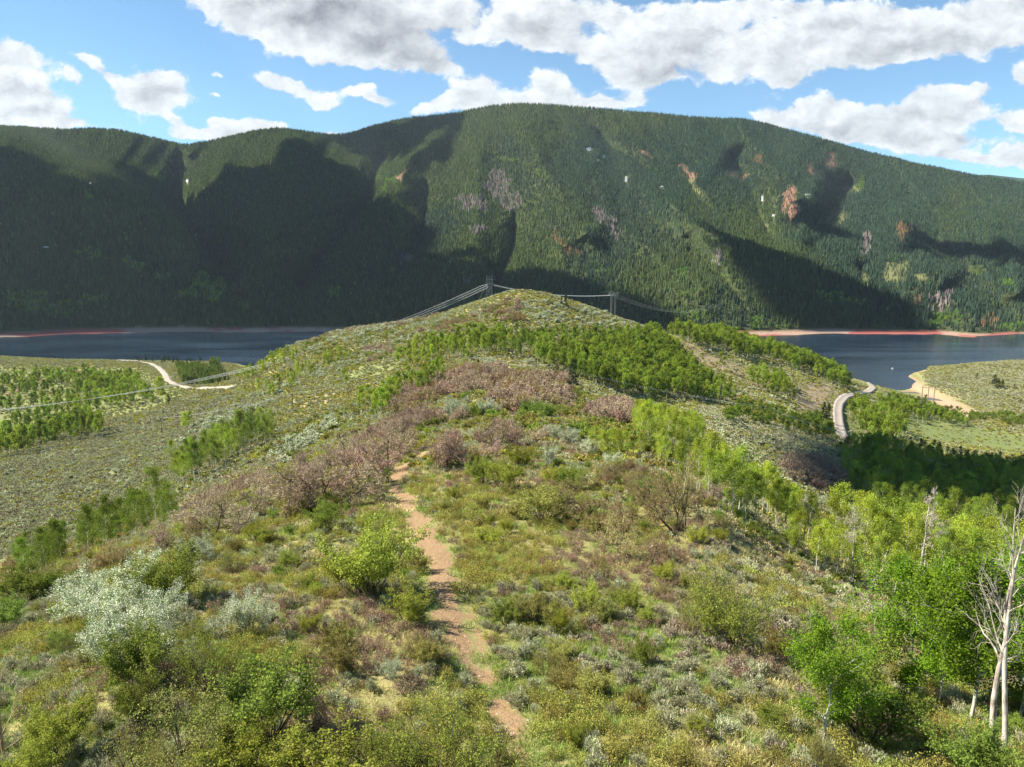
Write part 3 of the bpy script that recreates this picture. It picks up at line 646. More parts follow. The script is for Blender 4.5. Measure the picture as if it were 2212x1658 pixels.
def shrub(seed, nleaf, leaf, h=2.2, stems=16, vase=0.5, aspc=0.7, sub=(6, 4), low=0.15, spread=0.07, thick=0.022):
    rs = np.random.default_rng(seed); w = Geo(); lf = Geo(); tips = []
    for k in range(stems):
        a = rs.uniform(0, 6.283); tl = vase * math.sqrt(rs.uniform(0.02, 1.2)) * 1.15
        d = unit(np.array([math.cos(a) * math.sin(tl), math.sin(a) * math.sin(tl), math.cos(tl)]))
        p = np.array([d[0] * 0.15 * h * rs.uniform(0, 1), d[1] * 0.15 * h * rs.uniform(0, 1), -0.15])
        grow(w, rs, p, d, h * rs.uniform(0.75, 1.08), thick * h / 2.2, 0, 2, tips, 0.10, sub, 0.55, 0.42, 0.35, 0.02, (4, 3, 3), 0.3, 0.5)
    C = along(even(tips), rs, nleaf, spread * h / 2.2); C = C[C[:, 2] > low * h]
    lf.leaves(C, leaf, aspc, rs=rs, updir=0.2)
    return w, lf
def sage(seed, n, leaf, h=0.6, r=0.5, asp=0.22, wood=True):
    rs = np.random.default_rng(seed); w = Geo(); lf = Geo()
    lobes = rs.integers(5, 9); P = []
    th = rs.uniform(0, 6.283, lobes); rr = r * rs.uniform(0.2, 0.72, lobes)
    cx_, cy_ = rr * np.cos(th), rr * np.sin(th); lr = r * rs.uniform(0.3, 0.5, lobes); lh = h * rs.uniform(0.65, 1.05, lobes)
    for k in range(lobes):
        m = n // lobes; u = rs.normal(size=(m, 3)); u /= np.linalg.norm(u, axis=1)[:, None]; u[:, 2] = np.abs(u[:, 2])
        q = rs.uniform(0.55, 1.0, m)[:, None]
        C = np.stack([cx_[k] + u[:, 0] * lr[k], cy_[k] + u[:, 1] * lr[k], lh[k] * (0.35 + 0.65 * u[:, 2])], 1) * np.concatenate([q, q, q ** 0.5], 1)
        lf.leaves(C, leaf, asp, up=u + np.array([0, 0, 0.7]), rs=rs, jit=0.3)
        if wood:
            for _ in range(3):
                e = np.array([cx_[k], cy_[k], lh[k] * 0.75]) + 0.1 * rs.normal(size=3); w.tube(np.array([[0.05 * rs.normal(), 0.05 * rs.normal(), -0.08], e * [0.55, 0.55, 0.4] + 0.03 * rs.normal(size=3), e]), [0.022, 0.015, 0.006], 4)
    return w, lf
def grass(seed, n, h, r, wdt):
    rs = np.random.default_rng(seed); lf = Geo()
    a = rs.uniform(0, 6.283, n); q = r * np.sqrt(rs.uniform(0, 1, n)); B = np.stack([q * np.cos(a), q * np.sin(a), np.full(n, -0.03)], 1)
    d = np.stack([np.cos(a) * 0.35, np.sin(a) * 0.35, np.ones(n)], 1) + 0.35 * rs.normal(size=(n, 3)); d[:, 2] = np.abs(d[:, 2]) + 0.3; d /= np.linalg.norm(d, axis=1)[:, None]
    hh = h * rs.uniform(0.5, 1.2, n)[:, None]; s_ = np.cross(d, rs.normal(size=(n, 3))); s_ /= np.linalg.norm(s_, axis=1)[:, None]; s_ *= wdt
    mid = B + d * hh * 0.5; tip = B + d * hh + np.stack([d[:, 0], d[:, 1], -0.4 * np.ones(n)], 1) * hh * 0.25
    V = np.stack([B - s_ * 0.5, mid - s_ * 0.6, tip, mid + s_ * 0.6], 1).reshape(-1, 3)
    lf.add(V, np.arange(4 * n).reshape(n, 4), np.repeat(rs.uniform(0, 1, n), 4)); return lf
def conifer_far(seed, h=18.0, r=2.3, tiers=5, sides=7):
    rs = np.random.default_rng(seed); V = []; T = []; rn = []
    for k in range(tiers):
        z0 = h * (0.08 + 0.80 * k / tiers); z1 = h * min(1.0, 0.08 + 0.80 * (k + 1.9) / tiers); rad = r * (1 - k / tiers) ** 0.85 * rs.uniform(0.8, 1.15) + 0.15
        b = len(V); V.append((rs.normal() * 0.1, rs.normal() * 0.1, z1)); rn.append(0.9)
        for j in range(2 * sides):
            a = math.pi * j / sides + k; q = rad * (rs.uniform(0.8, 1.25) if j % 2 == 0 else rs.uniform(0.35, 0.6)); V.append((q * math.cos(a), q * math.sin(a), z0 + rs.normal() * 0.3)); rn.append(0.1 + 0.5 * rs.uniform())
        for j in range(2 * sides): T.append((b, b + 1 + j, b + 1 + (j + 1) % (2 * sides)))
    return V, T, rn
def conifer_near(seed, h=9.0, r=2.0, n=4200, leaf=0.32):
    rs = np.random.default_rng(seed); w = Geo(); lf = Geo(); w.tube([[0, 0, -0.3], [0, 0, h * 0.5], [0.05, 0, h * 0.97]], [0.16, 0.10, 0.01], 6)
    P = []; U = []
    for k in range(70):
        t = rs.uniform(0.06, 0.98); a = rs.uniform(0, 6.283); ln = r * (1 - t) ** 0.8 * rs.uniform(0.65, 1.15) + 0.12
        e = np.array([math.cos(a) * ln, math.sin(a) * ln, h * t - 0.12 * ln]); q = np.array([0, 0, h * t])
        w.tube([q, (q + e) / 2 + [0, 0, -0.06], e], [0.03, 0.02, 0.006], 3)
        m = max(int(n / 70 * (0.4 + 1.6 * (1 - t))), 8); f = rs.uniform(0.2, 1, m)[:, None] ** 0.7
        P.append(q + (e - q) * f + rs.normal(size=(m, 3)) * 0.13); U.append(np.repeat(unit(e - q)[None], m, 0))
    lf.leaves(np.concatenate(P), leaf, 0.35, up=np.concatenate(U), rs=rs, jit=0.5); return w, lf

PROTO = {}           # kind -> list of (wood mesh, foliage mesh, nominal height)
def reg(kind, pairs, wm, lm, h, woodname, leafname):
    PROTO[kind] = dict(h=h, items=[], names=(woodname, leafname))
    if kind.split('_')[0] in ('shrub', 'white', 'oak', 'low'):          # measure the real height and width of each kind
        for w, lf in pairs:
            A = lf.arrays()[0]; hgt = np.percentile(A[:, 2], 98.5); wid_ = np.percentile(np.hypot(A[:, 0], A[:, 1]), 96) * 2
            asp_ = {'shrub': 1.12, 'white': 1.12, 'oak': 1.35, 'low': 1.5}[kind.split('_')[0]]
            for g_ in (w, lf):
                if g_ is None: continue
                for q in g_.V: q *= np.array([asp_ * h / wid_, asp_ * h / wid_, h / hgt])
    for w, lf in pairs:
        a = w.mesh(woodname, [M[wm]]) if w is not None else None
        b = lf.mesh(leafname, [M[lm]])
        V, Q, r = (lf.arrays() if w is None else [np.concatenate(x) for x in zip(w.arrays(), lf.arrays())])
        if w is not None: Q = np.concatenate([w.arrays()[1], lf.arrays()[1] + len(w.arrays()[0])]); mi = np.r_[np.zeros(len(w.arrays()[1])), np.ones(len(lf.arrays()[1]))]; mats = [M[wm], M[lm]]
        else: mi = None; mats = [M[lm]]
        both = mesh_np(kind, V, Q, mats=mats, mi=mi, attrs={'rnd': r})
        PROTO[kind]['items'].append((a, b, both))
def swap(kind, src, lm, wm=None):
    """same shapes with another leaf material"""
    p = PROTO[src]; PROTO[kind] = dict(h=p['h'], items=[], names=p['names'])
    for a, b, both in p['items']:
        b2 = b.copy(); b2.materials[0] = M[lm]
        bo = both.copy(); bo.materials[len(bo.materials) - 1] = M[lm]
        a2 = a
        if a is not None and wm: a2 = a.copy(); a2.materials.clear(); a2.materials.append(M[wm])
        PROTO[kind]['items'].append((a2, b2, bo))

reg('aspen_far', [aspen(100 + i, 950, 0.42, 0.38, nb=(12, 3), wid=0.24) for i in range(4)], 'asp_bark', 'asp_grn', 10.0, 'trunk', 'crown')
swap('aspen_far_dk', 'aspen_far', 'asp_dk'); swap('aspen_far_y', 'aspen_far', 'asp_yel')
reg('aspen_mid', [aspen(120 + i, 3300, 0.17, 0.26, nb=(15, 4), wid=0.25, crown0=.32) for i in range(5)], 'asp_bark', 'asp_yel', 10.0, 'trunk', 'crown')
swap('aspen_mid_g', 'aspen_mid', 'asp_grn'); swap('aspen_mid_dk', 'aspen_mid', 'asp_dk')
reg('aspen_near', [aspen(140 + i, 22000, 0.135, 0.26, nb=(22, 7), wid=0.42, crown0=0.16) for i in range(3)], 'asp_bark', 'asp_viv', 10.0, 'trunk', 'crown')
reg('oak', [oak(200 + i, 5200, tw=0.22, asp=0.13) for i in range(4)], 'oak_bark', 'oak_twig', 4.0, 'limbs', 'twigs')
swap('oak_leaf', 'oak', 'oak_bud')
reg('oak_far', [oak(220 + i, 1100, tw=0.42, asp=0.28, stems=3) for i in range(3)], 'oak_bark', 'oak_twig', 4.0, 'limbs', 'twigs')
swap('oak_far_leaf', 'oak_far', 'oak_bud')
reg('shrub', [shrub(300 + i, 11000, 0.068) for i in range(4)], 'shrub_bark', 'shr_grn', 2.2, 'stems', 'foliage')
swap('shrub_yel', 'shrub', 'shr_yel'); swap('shrub_olv', 'shrub', 'shr_olv')
reg('shrub_thin', [shrub(320 + i, 7500, 0.058, stems=22, vase=0.75, sub=(8, 5)) for i in range(3)], 'shrub_bark', 'shr_olv', 2.2, 'stems', 'foliage')
swap('shrub_thin_y', 'shrub_thin', 'shr_yel')
reg('white', [shrub(340 + i, 24000, 0.043, stems=14, vase=0.62, low=0.1) for i in range(4)], 'shrub_bark', 'blossom', 2.2, 'stems', 'blossom')
reg('shrub_far', [shrub(360 + i, 900, 0.24, stems=8, sub=(4, 3), spread=0.12) for i in range(3)], 'shrub_bark', 'shr_grn', 2.2, 'stems', 'foliage')
swap('white_far', 'shrub_far', 'blossom'); swap('shrub_far_olv', 'shrub_far', 'shr_olv')
reg('sage', [sage(400 + i, 1100, 0.085) for i in range(5)], 'sage_wood', 'sage', 0.6, 'stems', 'foliage')
reg('sage_mid', [sage(420 + i, 300, 0.16, asp=0.30, wood=False) for i in range(4)], None, 'sage', 0.6, 'stems', 'foliage') if False else None
def reg1(kind, geos, lm, h):
    PROTO[kind] = dict(h=h, items=[(None, None, g.mesh(kind, [M[lm]])) for g in geos], names=('stems', 'foliage'))
def swap1(kind, src, lm):
    PROTO[kind] = dict(h=PROTO[src]['h'], items=[], names=PROTO[src]['names'])
    for a, b, both in PROTO[src]['items']:
        bo = both.copy(); bo.materials[0] = M[lm]; PROTO[kind]['items'].append((None, None, bo))
reg1('sage_mid', [sage(420 + i, 320, 0.16, asp=0.30, wood=False)[1] for i in range(4)], 'sage', 0.6)
swap1('sage_dry', 'sage_mid', 'sage_dry')
reg1('sage_far', [sage(440 + i, 90, 0.32, asp=0.5, wood=False)[1] for i in range(3)], 'sage', 0.6)
swap1('sage_far_dry', 'sage_far', 'sage_dry'); swap1('low_far', 'sage_far', 'low_olv')
reg('low', [shrub(460 + i, 1100, 0.055, h=0.7, stems=16, vase=0.9, sub=(4, 3), low=0.05, spread=0.3, thick=0.05) for i in range(4)], 'shrub_bark', 'low_olv', 0.7, 'stems', 'foliage')
swap('low_brn', 'low', 'low_brn')
reg1('grass', [grass(480 + i, 60, 0.26, 0.28, 0.014) for i in range(4)], 'grass_g', 0.25)
swap1('grass_dry', 'grass', 'grass_y')
reg1('grass_big', [grass(490 + i, 60, 0.42, 0.6, 0.05) for i in range(3)], 'grass_g', 0.4)
swap1('grass_big_dry', 'grass_big', 'grass_y')
def regfar(kind, lst, lm, h):
    items = []
    for V, T, rn in lst: items.append((None, None, mesh_np(kind, V, T=T, mats=[M[lm]], attrs={'rnd': rn})))
    PROTO[kind] = dict(h=h, items=items, names=('trunk', 'crown'))
regfar('con_far', [conifer_far(500 + i, r=2.2 + 0.3 * (i % 3)) for i in range(6)], 'far_con', 18.0)
swap1('con_far2', 'con_far', 'far_con2'); swap1('con_grey', 'con_far', 'far_grey'); swap1('con_rust', 'con_far', 'far_rust')
def blobtree(seed, n=110, h=11.0):
    rs = np.random.default_rng(seed); g = Geo(); u = rs.normal(size=(n, 3)); u /= np.linalg.norm(u, axis=1)[:, None]
    q = rs.uniform(0.45, 1, n)[:, None] ** 0.5; C = u * q * np.array([2.6, 2.6, 3.9]) + np.array([0, 0, 6.5]); g.leaves(C, 1.7, 0.8, rs=rs)
    g.tube([[0, 0, -1], [0.2, 0, 4], [0, 0, 8]], [0.25, 0.2, 0.1], 4); return g
reg1('asp_dist', [blobtree(520 + i) for i in range(4)], 'far_asp', 11.0)
reg('conifer', [conifer_near(540 + i) for i in range(3)], 'con_bark', 'needle', 9.0, 'trunk', 'crown')

# ---------------- stuff: many small plants drawn as instances of one object ----------------
def stuff(name, label, cat, recs, kind='stuff'):
    """recs: dict proto kind -> (X, Y, Z, height, rotation, width factor) arrays"""
    P = []; S_ = []; Rz = []; I = []; W = []; protos = []
    rs = np.random.default_rng(abs(hash(name)) % 1000 if False else len(name) * 7 + 1)
    for k, (X, Y, Z, hh, wf) in recs.items():
        if len(X) == 0: continue
        it = PROTO[k]['items']; b = len(protos); protos += [x[2] for x in it]
        n = len(X); P.append(np.stack([X, Y, Z], 1)); s = np.asarray(hh) / PROTO[k]['h']; S_.append(s); W.append(s * wf)
        Rz.append(rs.uniform(0, 6.283, n)); I.append(b + rs.integers(0, len(it), n))
    P = np.concatenate(P); S_ = np.concatenate(S_); W = np.concatenate(W); Rz = np.concatenate(Rz); I = np.concatenate(I)
    me = bpy.data.meshes.new(name); me.vertices.add(len(P)); me.vertices.foreach_set('co', P.astype(np.float32).ravel())
    a = me.attributes.new('scl', 'FLOAT_VECTOR', 'POINT'); a.data.foreach_set('vector', np.stack([W, W, S_], 1).astype(np.float32).ravel())
    a = me.attributes.new('rot', 'FLOAT_VECTOR', 'POINT'); a.data.foreach_set('vector', np.stack([0 * Rz, 0 * Rz, Rz], 1).astype(np.float32).ravel())
    a = me.attributes.new('idx', 'INT', 'POINT'); a.data.foreach_set('value', I.astype(np.int32))
    o = tag(link(name, me), label, cat, kind=kind)
    ng = bpy.data.node_groups.new(name, 'GeometryNodeTree')
    ng.interface.new_socket('Geometry', in_out='INPUT', socket_type='NodeSocketGeometry'); ng.interface.new_socket('Geometry', in_out='OUTPUT', socket_type='NodeSocketGeometry')
    gi = ng.nodes.new('NodeGroupInput'); go = ng.nodes.new('NodeGroupOutput'); join = ng.nodes.new('GeometryNodeJoinGeometry')
    def na(nm, ty):
        n = ng.nodes.new('GeometryNodeInputNamedAttribute'); n.data_type = ty; n.inputs['Name'].default_value = nm; return n.outputs['Attribute']
    sc_, ro_, ix_ = na('scl', 'FLOAT_VECTOR'), na('rot', 'FLOAT_VECTOR'), na('idx', 'INT')
    for i, pm in enumerate(protos):
        po = bpy.data.objects.new(pm.name, pm)
        oi = ng.nodes.new('GeometryNodeObjectInfo'); oi.inputs['Object'].default_value = po; oi.inputs['As Instance'].default_value = True
        cmp_ = ng.nodes.new('FunctionNodeCompare'); cmp_.data_type = 'INT'; cmp_.operation = 'EQUAL'
        ng.links.new(ix_, cmp_.inputs[2]); cmp_.inputs[3].default_value = i
        ip = ng.nodes.new('GeometryNodeInstanceOnPoints')
        ng.links.new(gi.outputs[0], ip.inputs['Points']); ng.links.new(cmp_.outputs[0], ip.inputs['Selection'])
        ng.links.new(oi.outputs['Geometry'], ip.inputs['Instance']); ng.links.new(ro_, ip.inputs['Rotation']); ng.links.new(sc_, ip.inputs['Scale'])
        ng.links.new(ip.outputs[0], join.inputs[0])
    ng.links.new(join.outputs[0], go.inputs[0])
    md = o.modifiers.new('scatter', 'NODES'); md.node_group = ng
    return o

# ---------------- forest on the mountain ----------------
rs = np.random.default_rng(5)
cc = MV[1:-8 + 0] if False else MV[1:1 + len(S) + 2]
A0, A1, A2 = cc[:-1, :-1], cc[:-1, 1:], cc[1:, :-1]
area = np.linalg.norm(np.cross(A1 - A0, A2 - A0), axis=2)
pyc = np.concatenate([mpy, mpy[-1:], mpy[-1:]], 0)[:-1, :-1]; pxc = np.concatenate([mx, mx[-1:], mx[-1:]], 0)[:-1, :-1]; msc = np.concatenate([ms, ms[-1:], ms[-1:]], 0)[:-1, :-1]
wgt = area * (msc > 0.03 if True else 1) * ((pxc > -260) & (pxc < 2470)) 
wgt = np.where(msc > 0.0245, area, 0) * ((pxc > -260) & (pxc < 2470))
clr = np.maximum(emask(RED, .4), emask(CLEAR, .42)); sn_ = snow_m
clr = np.concatenate([clr, clr[-1:], clr[-1:]], 0)[:-1, :-1]; snw = np.concatenate([sn_, sn_[-1:], sn_[-1:]], 0)[:-1, :-1]
below = 0
for e in SNOW: below = np.maximum(below, ell(pxc, pyc, (e[0], e[1] + 6, e[2] + 2, e[3] + 6, 0)) > 0.45)
wgt = wgt * (1 - 0.72 * clr) * (1 - np.maximum(snw, below) * 0.97)
NT = 400000
cnt = rs.multinomial(NT, (wgt / wgt.sum()).ravel()); cell = np.repeat(np.arange(cnt.size), cnt)
ci, cj = cell // wgt.shape[1], cell % wgt.shape[1]; u, v = rs.uniform(size=NT), rs.uniform(size=NT)
TP = (cc[ci, cj] * ((1 - u) * (1 - v))[:, None] + cc[ci, cj + 1] * (u * (1 - v))[:, None] + cc[ci + 1, cj] * ((1 - u) * v)[:, None] + cc[ci + 1, cj + 1] * (u * v)[:, None])
tpx, tpy = proj(TP[:, 0], TP[:, 1], TP[:, 2]); PXW = tpx + 16 * (fbm(tpx / 14, tpy / 14, 90, 3) - .5) * 2; PYW = tpy + 14 * (fbm(tpx / 14, tpy / 14, 91, 3) - .5) * 2
def em(lst, thr=0.5):
    a = np.zeros(NT)
    for e in lst: a = np.maximum(a, ell(PXW, PYW, e))
    return a > thr
ASP = [EL(55,650,70,26,0),EL(130,670,90,22,0),EL(210,650,40,16,.2),EL(290,575,30,12,.4),EL(190,425,26,12,.5),EL(450,615,50,28,0),EL(430,640,60,18,0),EL(520,660,30,14,.4),EL(355,595,22,8,0),EL(190,550,30,10,.2),EL(375,350,14,10,-.6),EL(345,385,26,7,-.7),EL(730,635,22,14,0),EL(840,400,12,26,.5),EL(810,385,16,12,0),
 EL(1060,645,8,20,.4),EL(1300,587,22,6,0),EL(1470,592,20,12,0),EL(1500,688,36,14,.2),EL(1640,700,30,14,.1),EL(1650,715,70,7,0),EL(1475,635,18,14,0),EL(1620,600,0.1,.1,0),EL(1790,640,36,13,.05),EL(1840,650,60,8,0),EL(2050,690,45,16,0),EL(2020,700,30,12,0),EL(2110,590,26,12,.2),EL(2170,615,26,8,.1),EL(1930,560,14,12,0),EL(1100,345,44,8,.2),EL(1180,380,30,10,.3),EL(1440,510,0.1,.1,0),EL(2200,710,60,10,0),EL(1320,640,26,12,0),EL(2120,640,.1,.1,0),EL(1860,400,12,30,.4)]
GREY = [EL(1075,400,26,34,.2),EL(1015,440,34,22,0),EL(1105,440,26,26,0),EL(1030,500,20,12,0),EL(1300,470,16,24,-.1),EL(1325,495,12,28,-.2),EL(1870,530,12,28,0),EL(2020,660,22,26,0),EL(2050,650,14,20,0),EL(1010,610,14,10,0),EL(880,560,14,12,0),EL(1550,560,20,14,0)]
RUST = [EL(1210,520,14,22,-.2),EL(1240,545,26,14,.3),EL(1950,500,20,22,0),EL(1640,350,16,8,0),EL(2140,700,24,10,0),EL(1980,650,10,10,0)]
isA, isG, isR = em(ASP, .55), em(GREY, .45) & (rs.uniform(size=NT) < .6), em(RUST, .45) & (rs.uniform(size=NT) < .55)
isA &= rs.uniform(size=NT) < np.where(fbm(tpx / 9, tpy / 9, 95, 2) > .42, .93, .3)
isA |= rs.uniform(size=NT) < 0.012
blue = fbm(tpx / 160, tpy / 120, 97, 3) + (tpx - 1100) / 4200 - (tpy - 400) / 3000 + .12 * rs.normal(size=NT) > 0.56
kk = np.where(isA, 2, np.where(isG, 3, np.where(isR, 4, np.where(blue, 1, 0))))
hh = 15.5 * rs.uniform(0.55, 1.3, NT) * (0.8 + 0.4 * fbm(tpx / 60, tpy / 60, 99, 2)); hh = np.where(kk == 2, hh * 0.62, hh); hh = np.where(clr[ci, cj] > .4, hh * .75, hh)
wf = rs.uniform(0.7, 1.15, NT)
recs = {}
for i, k in enumerate(['con_far', 'con_far2', 'asp_dist', 'con_grey', 'con_rust']):
    m = kk == i; recs[k] = (TP[m, 0], TP[m, 1], TP[m, 2] - 0.8, hh[m], wf[m])
stuff('forest', 'dense conifer forest with aspen patches covering the far mountainside', 'forest', recs)

# ---------------- roads ----------------
def smooth_line(P, step):
    P = np.array(P, float); d = np.r_[0, np.cumsum(np.hypot(*np.diff(P, axis=0).T))]
    n = max(int(d[-1] / step), 8); t = np.linspace(0, d[-1], n); Q = np.stack([np.interp(t, d, P[:, 0]), np.interp(t, d, P[:, 1])], 1)
    for _ in range(int(10)): Q[1:-1] = (Q[:-2] + 2 * Q[1:-1] + Q[2:]) / 4
    return Q
m_road, nt = nt_new("road_gravel")
geo = N(nt, 'ShaderNodeNewGeometry'); n_ = noise_n(nt, geo.outputs['Position'], 0.5, 5, .7)
finish(nt, mix_n(nt, n_, (0.25, 0.215, 0.18, 1), (0.40, 0.35, 0.30, 1)), 0.9, n_, .3, .1)
ROADS = []
def road(name, pts, width, label):
    Q = smooth_line(line_world(pts), 3.0); ROADS.append((Q, width)); T = np.gradient(Q, axis=0); T /= np.linalg.norm(T, axis=1)[:, None] + 1e-9
    Nn = np.stack([-T[:, 1], T[:, 0]], 1); us = np.linspace(-.5, .5, 5) * width; V = []
    zc = smooth(zat(Q[:, 0], Q[:, 1])[None, :], 3, 1)[0]
    for u in us:
        X, Y = Q[:, 0] + Nn[:, 0] * u, Q[:, 1] + Nn[:, 1] * u; V.append(np.stack([X, Y, np.maximum(zat(X, Y), zc) + 0.35], 1))
    V = np.array(V); n = len(Q); q = gridq(5, n)
    skirt = V[[0, -1]].copy(); skirt[:, :, 2] -= 1.4
    allV = np.concatenate([skirt[:1], V, skirt[1:]]); return tag(link(name, mesh_np(name, allV.reshape(-1, 3), gridq(7, n), mats=[m_road], shade_smooth=False)), label, 'road', kind='structure')
road('road', [(1800,812),(1828,815),(1852,819),(1875,829),(1887,839),(1872,848),(1850,852),(1826,857),(1812,872),(1809,890),(1811,912),(1820,946),(1838,960),(1856,970)], 7.2, 'pale gravel road curving down to the lake on the right')
road('road', [(500,838),(470,838),(434,839),(400,836),(380,832),(364,824),(356,808),(342,794),(327,786),(300,782)], 7.0, 'pale road bending through the left valley')
road('road', [(300,781),(250,779),(210,777),(165,775)], 14.0, 'pale gravel pull-out beside the left shore')
def road_d(X, Y):
    d = np.full(np.shape(X), 1e9)
    for Q, w in ROADS: d = np.minimum(d, seg_dist(X, Y, Q[::4].tolist()) - w / 2)
    return d

# ---------------- vegetation bookkeeping ----------------
RS = np.random.default_rng(77)
def cand(s, y0, y1, seed, pxr=(-160, 2370)):
    rs = np.random.default_rng(seed); xm = 0.92 * y1 + (14 if y1 <= 110 else 0)
    if y1 <= 110: pxr = (-560, 2760)
    xs = np.arange(-xm, xm, s); ys = np.arange(y0, y1, s); X, Y = np.meshgrid(xs, ys)
    X = (X + rs.uniform(-.5, .5, X.shape) * s).ravel(); Y = (Y + rs.uniform(-.5, .5, Y.shape) * s).ravel()
    k = (np.abs(X) < 0.86 * Y + (14 if y1 <= 110 else 4)) & (Y > 7); X, Y = X[k], Y[k]
    Z = zat(X, Y); px, py = proj(X, Y, Z); k = (px > pxr[0]) & (px < pxr[1]) & (Z > 3.5) & (py < 1800)
    X, Y, Z, px, py = X[k], Y[k], Z[k], px[k], py[k]
    hor = gsample(HOR, X, Y)
    return dict(X=X, Y=Y, Z=Z, px=px, py=py, vis=py - hor, dirt=gsample(dirt, X, Y), road=road_d(X, Y) if y1 > 300 else np.full(X.shape, 99.), trail=seg_dist(X, Y, TRAIL_A))
def sel(c, k): return {a: b[k] for a, b in c.items()}
RECS = {'aspen': [], 'oak': [], 'white': [], 'shrub': [], 'sage': [], 'conifer': []}
def depth(X, Y, Z): return Y * cP + (H - Z) * sP
def put(sp, kind, X, Y, Z, h, wf, stand, label=None):
    px, py = proj(X, Y, Z); RECS[sp].append(dict(kind=kind, X=float(X), Y=float(Y), Z=float(Z), h=float(h), wf=float(wf), stand=stand, px=float(px), py=float(py), size=float(h * F / depth(X, Y, Z)), label=label))
def hand(sp, kind, px, py, hpx, wf=1.0, label=None, stand='', ymin=9.0):
    h_ = hit(px, py, ymin)
    if h_ is None: return
    X, Y, Z = h_; dp = depth(X, Y, Z); dep = math.atan2(H - Z, Y)
    k = 0.88 if sp == 'oak' and Y < 130 else 0.74 if sp in ('white', 'shrub', 'oak') and Y < 130 else 1.0      # a low round plant also shows its depth from above
    put(sp, kind, X, Y, Z, k * hpx * dp / F / max(math.cos(dep), .3), wf * (1.0 if k == 1 else 1.22), stand, label)
def region(sp, kinds, poly, s, y0, y1, h, stand, wf=(0.72, 1.08), seed=1, tol=16, keep=1.0, clump=0.0, cs=12.0):
    c = cand(s, y0, y1, seed + len(RECS[sp]) * 0 + 1000)
    wx = 26 * (fbm(c['px'] / 22, c['py'] / 16, seed + 90, 2) - .5); wy = 20 * (fbm(c['px'] / 22 + 9, c['py'] / 16, seed + 91, 2) - .5)
    k = inpoly(c['px'] + wx, c['py'] + wy, poly) & (c['vis'] < tol) & (c['road'] > 1.5) & (c['dirt'] < 0.3) & (c['trail'] > 1.6)
    rs = np.random.default_rng(seed + 5); k &= rs.uniform(size=len(k)) < keep
    if clump > 0: k &= fbm(c['X'] / cs, c['Y'] / cs, seed + 40, 2) > clump
    c = sel(c, k); n = len(c['X'])
    hn = fbm(c['X'] / 14, c['Y'] / 14, seed + 60, 2)
    for i in range(n):
        hh_ = (h[0] + (h[1] - h[0]) * min(max(0.75 * rs.uniform() + 0.9 * (hn[i] - .35), -.25), 1.1))
        kd = kinds[rs.integers(len(kinds))]
        put(sp, kd, c['X'][i], c['Y'][i], c['Z'][i] - .05, hh_, rs.uniform(*wf), stand)

# --- aspens ---
region('aspen', ['aspen_far', 'aspen_far', 'aspen_far_dk'], [(900,790),(920,765),(980,742),(1080,735),(1170,733),(1270,732),(1350,728),(1410,716),(1450,760),(1500,800),(1545,850),(1500,862),(1400,858),(1300,838),(1230,815),(1170,795),(1130,775),(1040,778),(960,790)], 5.2, 330, 660, (7.5, 11.5), 'the big stand on the knoll', seed=11, tol=8, clump=0.40, cs=9)
region('aspen', ['aspen_far', 'aspen_far', 'aspen_far_dk'], [(1230,800),(1330,745),(1420,722),(1545,850),(1500,865),(1400,862),(1300,842),(1230,818)], 5.0, 330, 660, (8.5, 12.5), 'the big stand on the knoll', seed=12, tol=10)
region('aspen', ['aspen_far', 'aspen_far_y'], [(850,795),(870,770),(940,745),(960,790),(880,800)], 5.5, 300, 560, (7, 11), 'the loose fringe on the left of the knoll', seed=13, clump=.45)
region('aspen', ['aspen_far'], [(760,880),(830,850),(930,800),(960,815),(900,860),(830,905),(760,920)], 6.0, 180, 380, (6, 9.5), 'the sparse grove left of the oak thicket', seed=14, clump=.42)
region('aspen', ['aspen_far', 'aspen_far_dk', 'aspen_far'], [(-160,825),(0,822),(70,815),(180,818),(290,826),(318,850),(335,872),(290,880),(180,898),(80,905),(0,905),(-160,920)], 8.5, 500, 1050, (11, 17), 'the valley wood on the far left', seed=15, clump=.52, cs=30)
region('aspen', ['aspen_far', 'aspen_far_dk', 'aspen_far_dk'], [(-160,935),(0,925),(110,912),(230,918),(215,945),(130,970),(0,1000),(-160,1010)], 7.0, 380, 700, (10, 16), 'the lower wood behind the sage slope', seed=16, tol=30, clump=.42, cs=20)
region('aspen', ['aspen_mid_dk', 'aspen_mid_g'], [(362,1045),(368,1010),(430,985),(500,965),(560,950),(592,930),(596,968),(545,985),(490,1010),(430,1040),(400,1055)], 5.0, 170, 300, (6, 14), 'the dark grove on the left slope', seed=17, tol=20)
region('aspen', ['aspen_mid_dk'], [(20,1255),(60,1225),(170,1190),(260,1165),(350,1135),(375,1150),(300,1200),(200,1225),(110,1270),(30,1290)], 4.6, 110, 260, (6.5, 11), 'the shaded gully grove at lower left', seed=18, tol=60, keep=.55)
region('aspen', ['aspen_mid'], [(1360,965),(1380,940),(1450,925),(1510,935),(1525,975),(1480,985),(1400,985)], 3.4, 90, 230, (6.0, 8.5), 'the yellow-green clump behind the oaks', seed=19, tol=25)
region('aspen', ['aspen_mid'], [(1250,985),(1330,965),(1400,985),(1480,1000),(1470,1035),(1380,1020),(1280,1010)], 3.6, 80, 200, (4.0, 5.5), 'the low yellow-green row right of the white shrubs', seed=20, tol=25, keep=.7)
region('aspen', ['aspen_mid', 'aspen_mid', 'aspen_mid_g'], [(1470,1055),(1520,1050),(1600,1085),(1680,1120),(1760,1150),(1740,1165),(1660,1150),(1560,1120),(1480,1085)], 2.15, 62, 170, (4.8, 7.8), 'the line along the ridge shoulder', seed=21, tol=30)
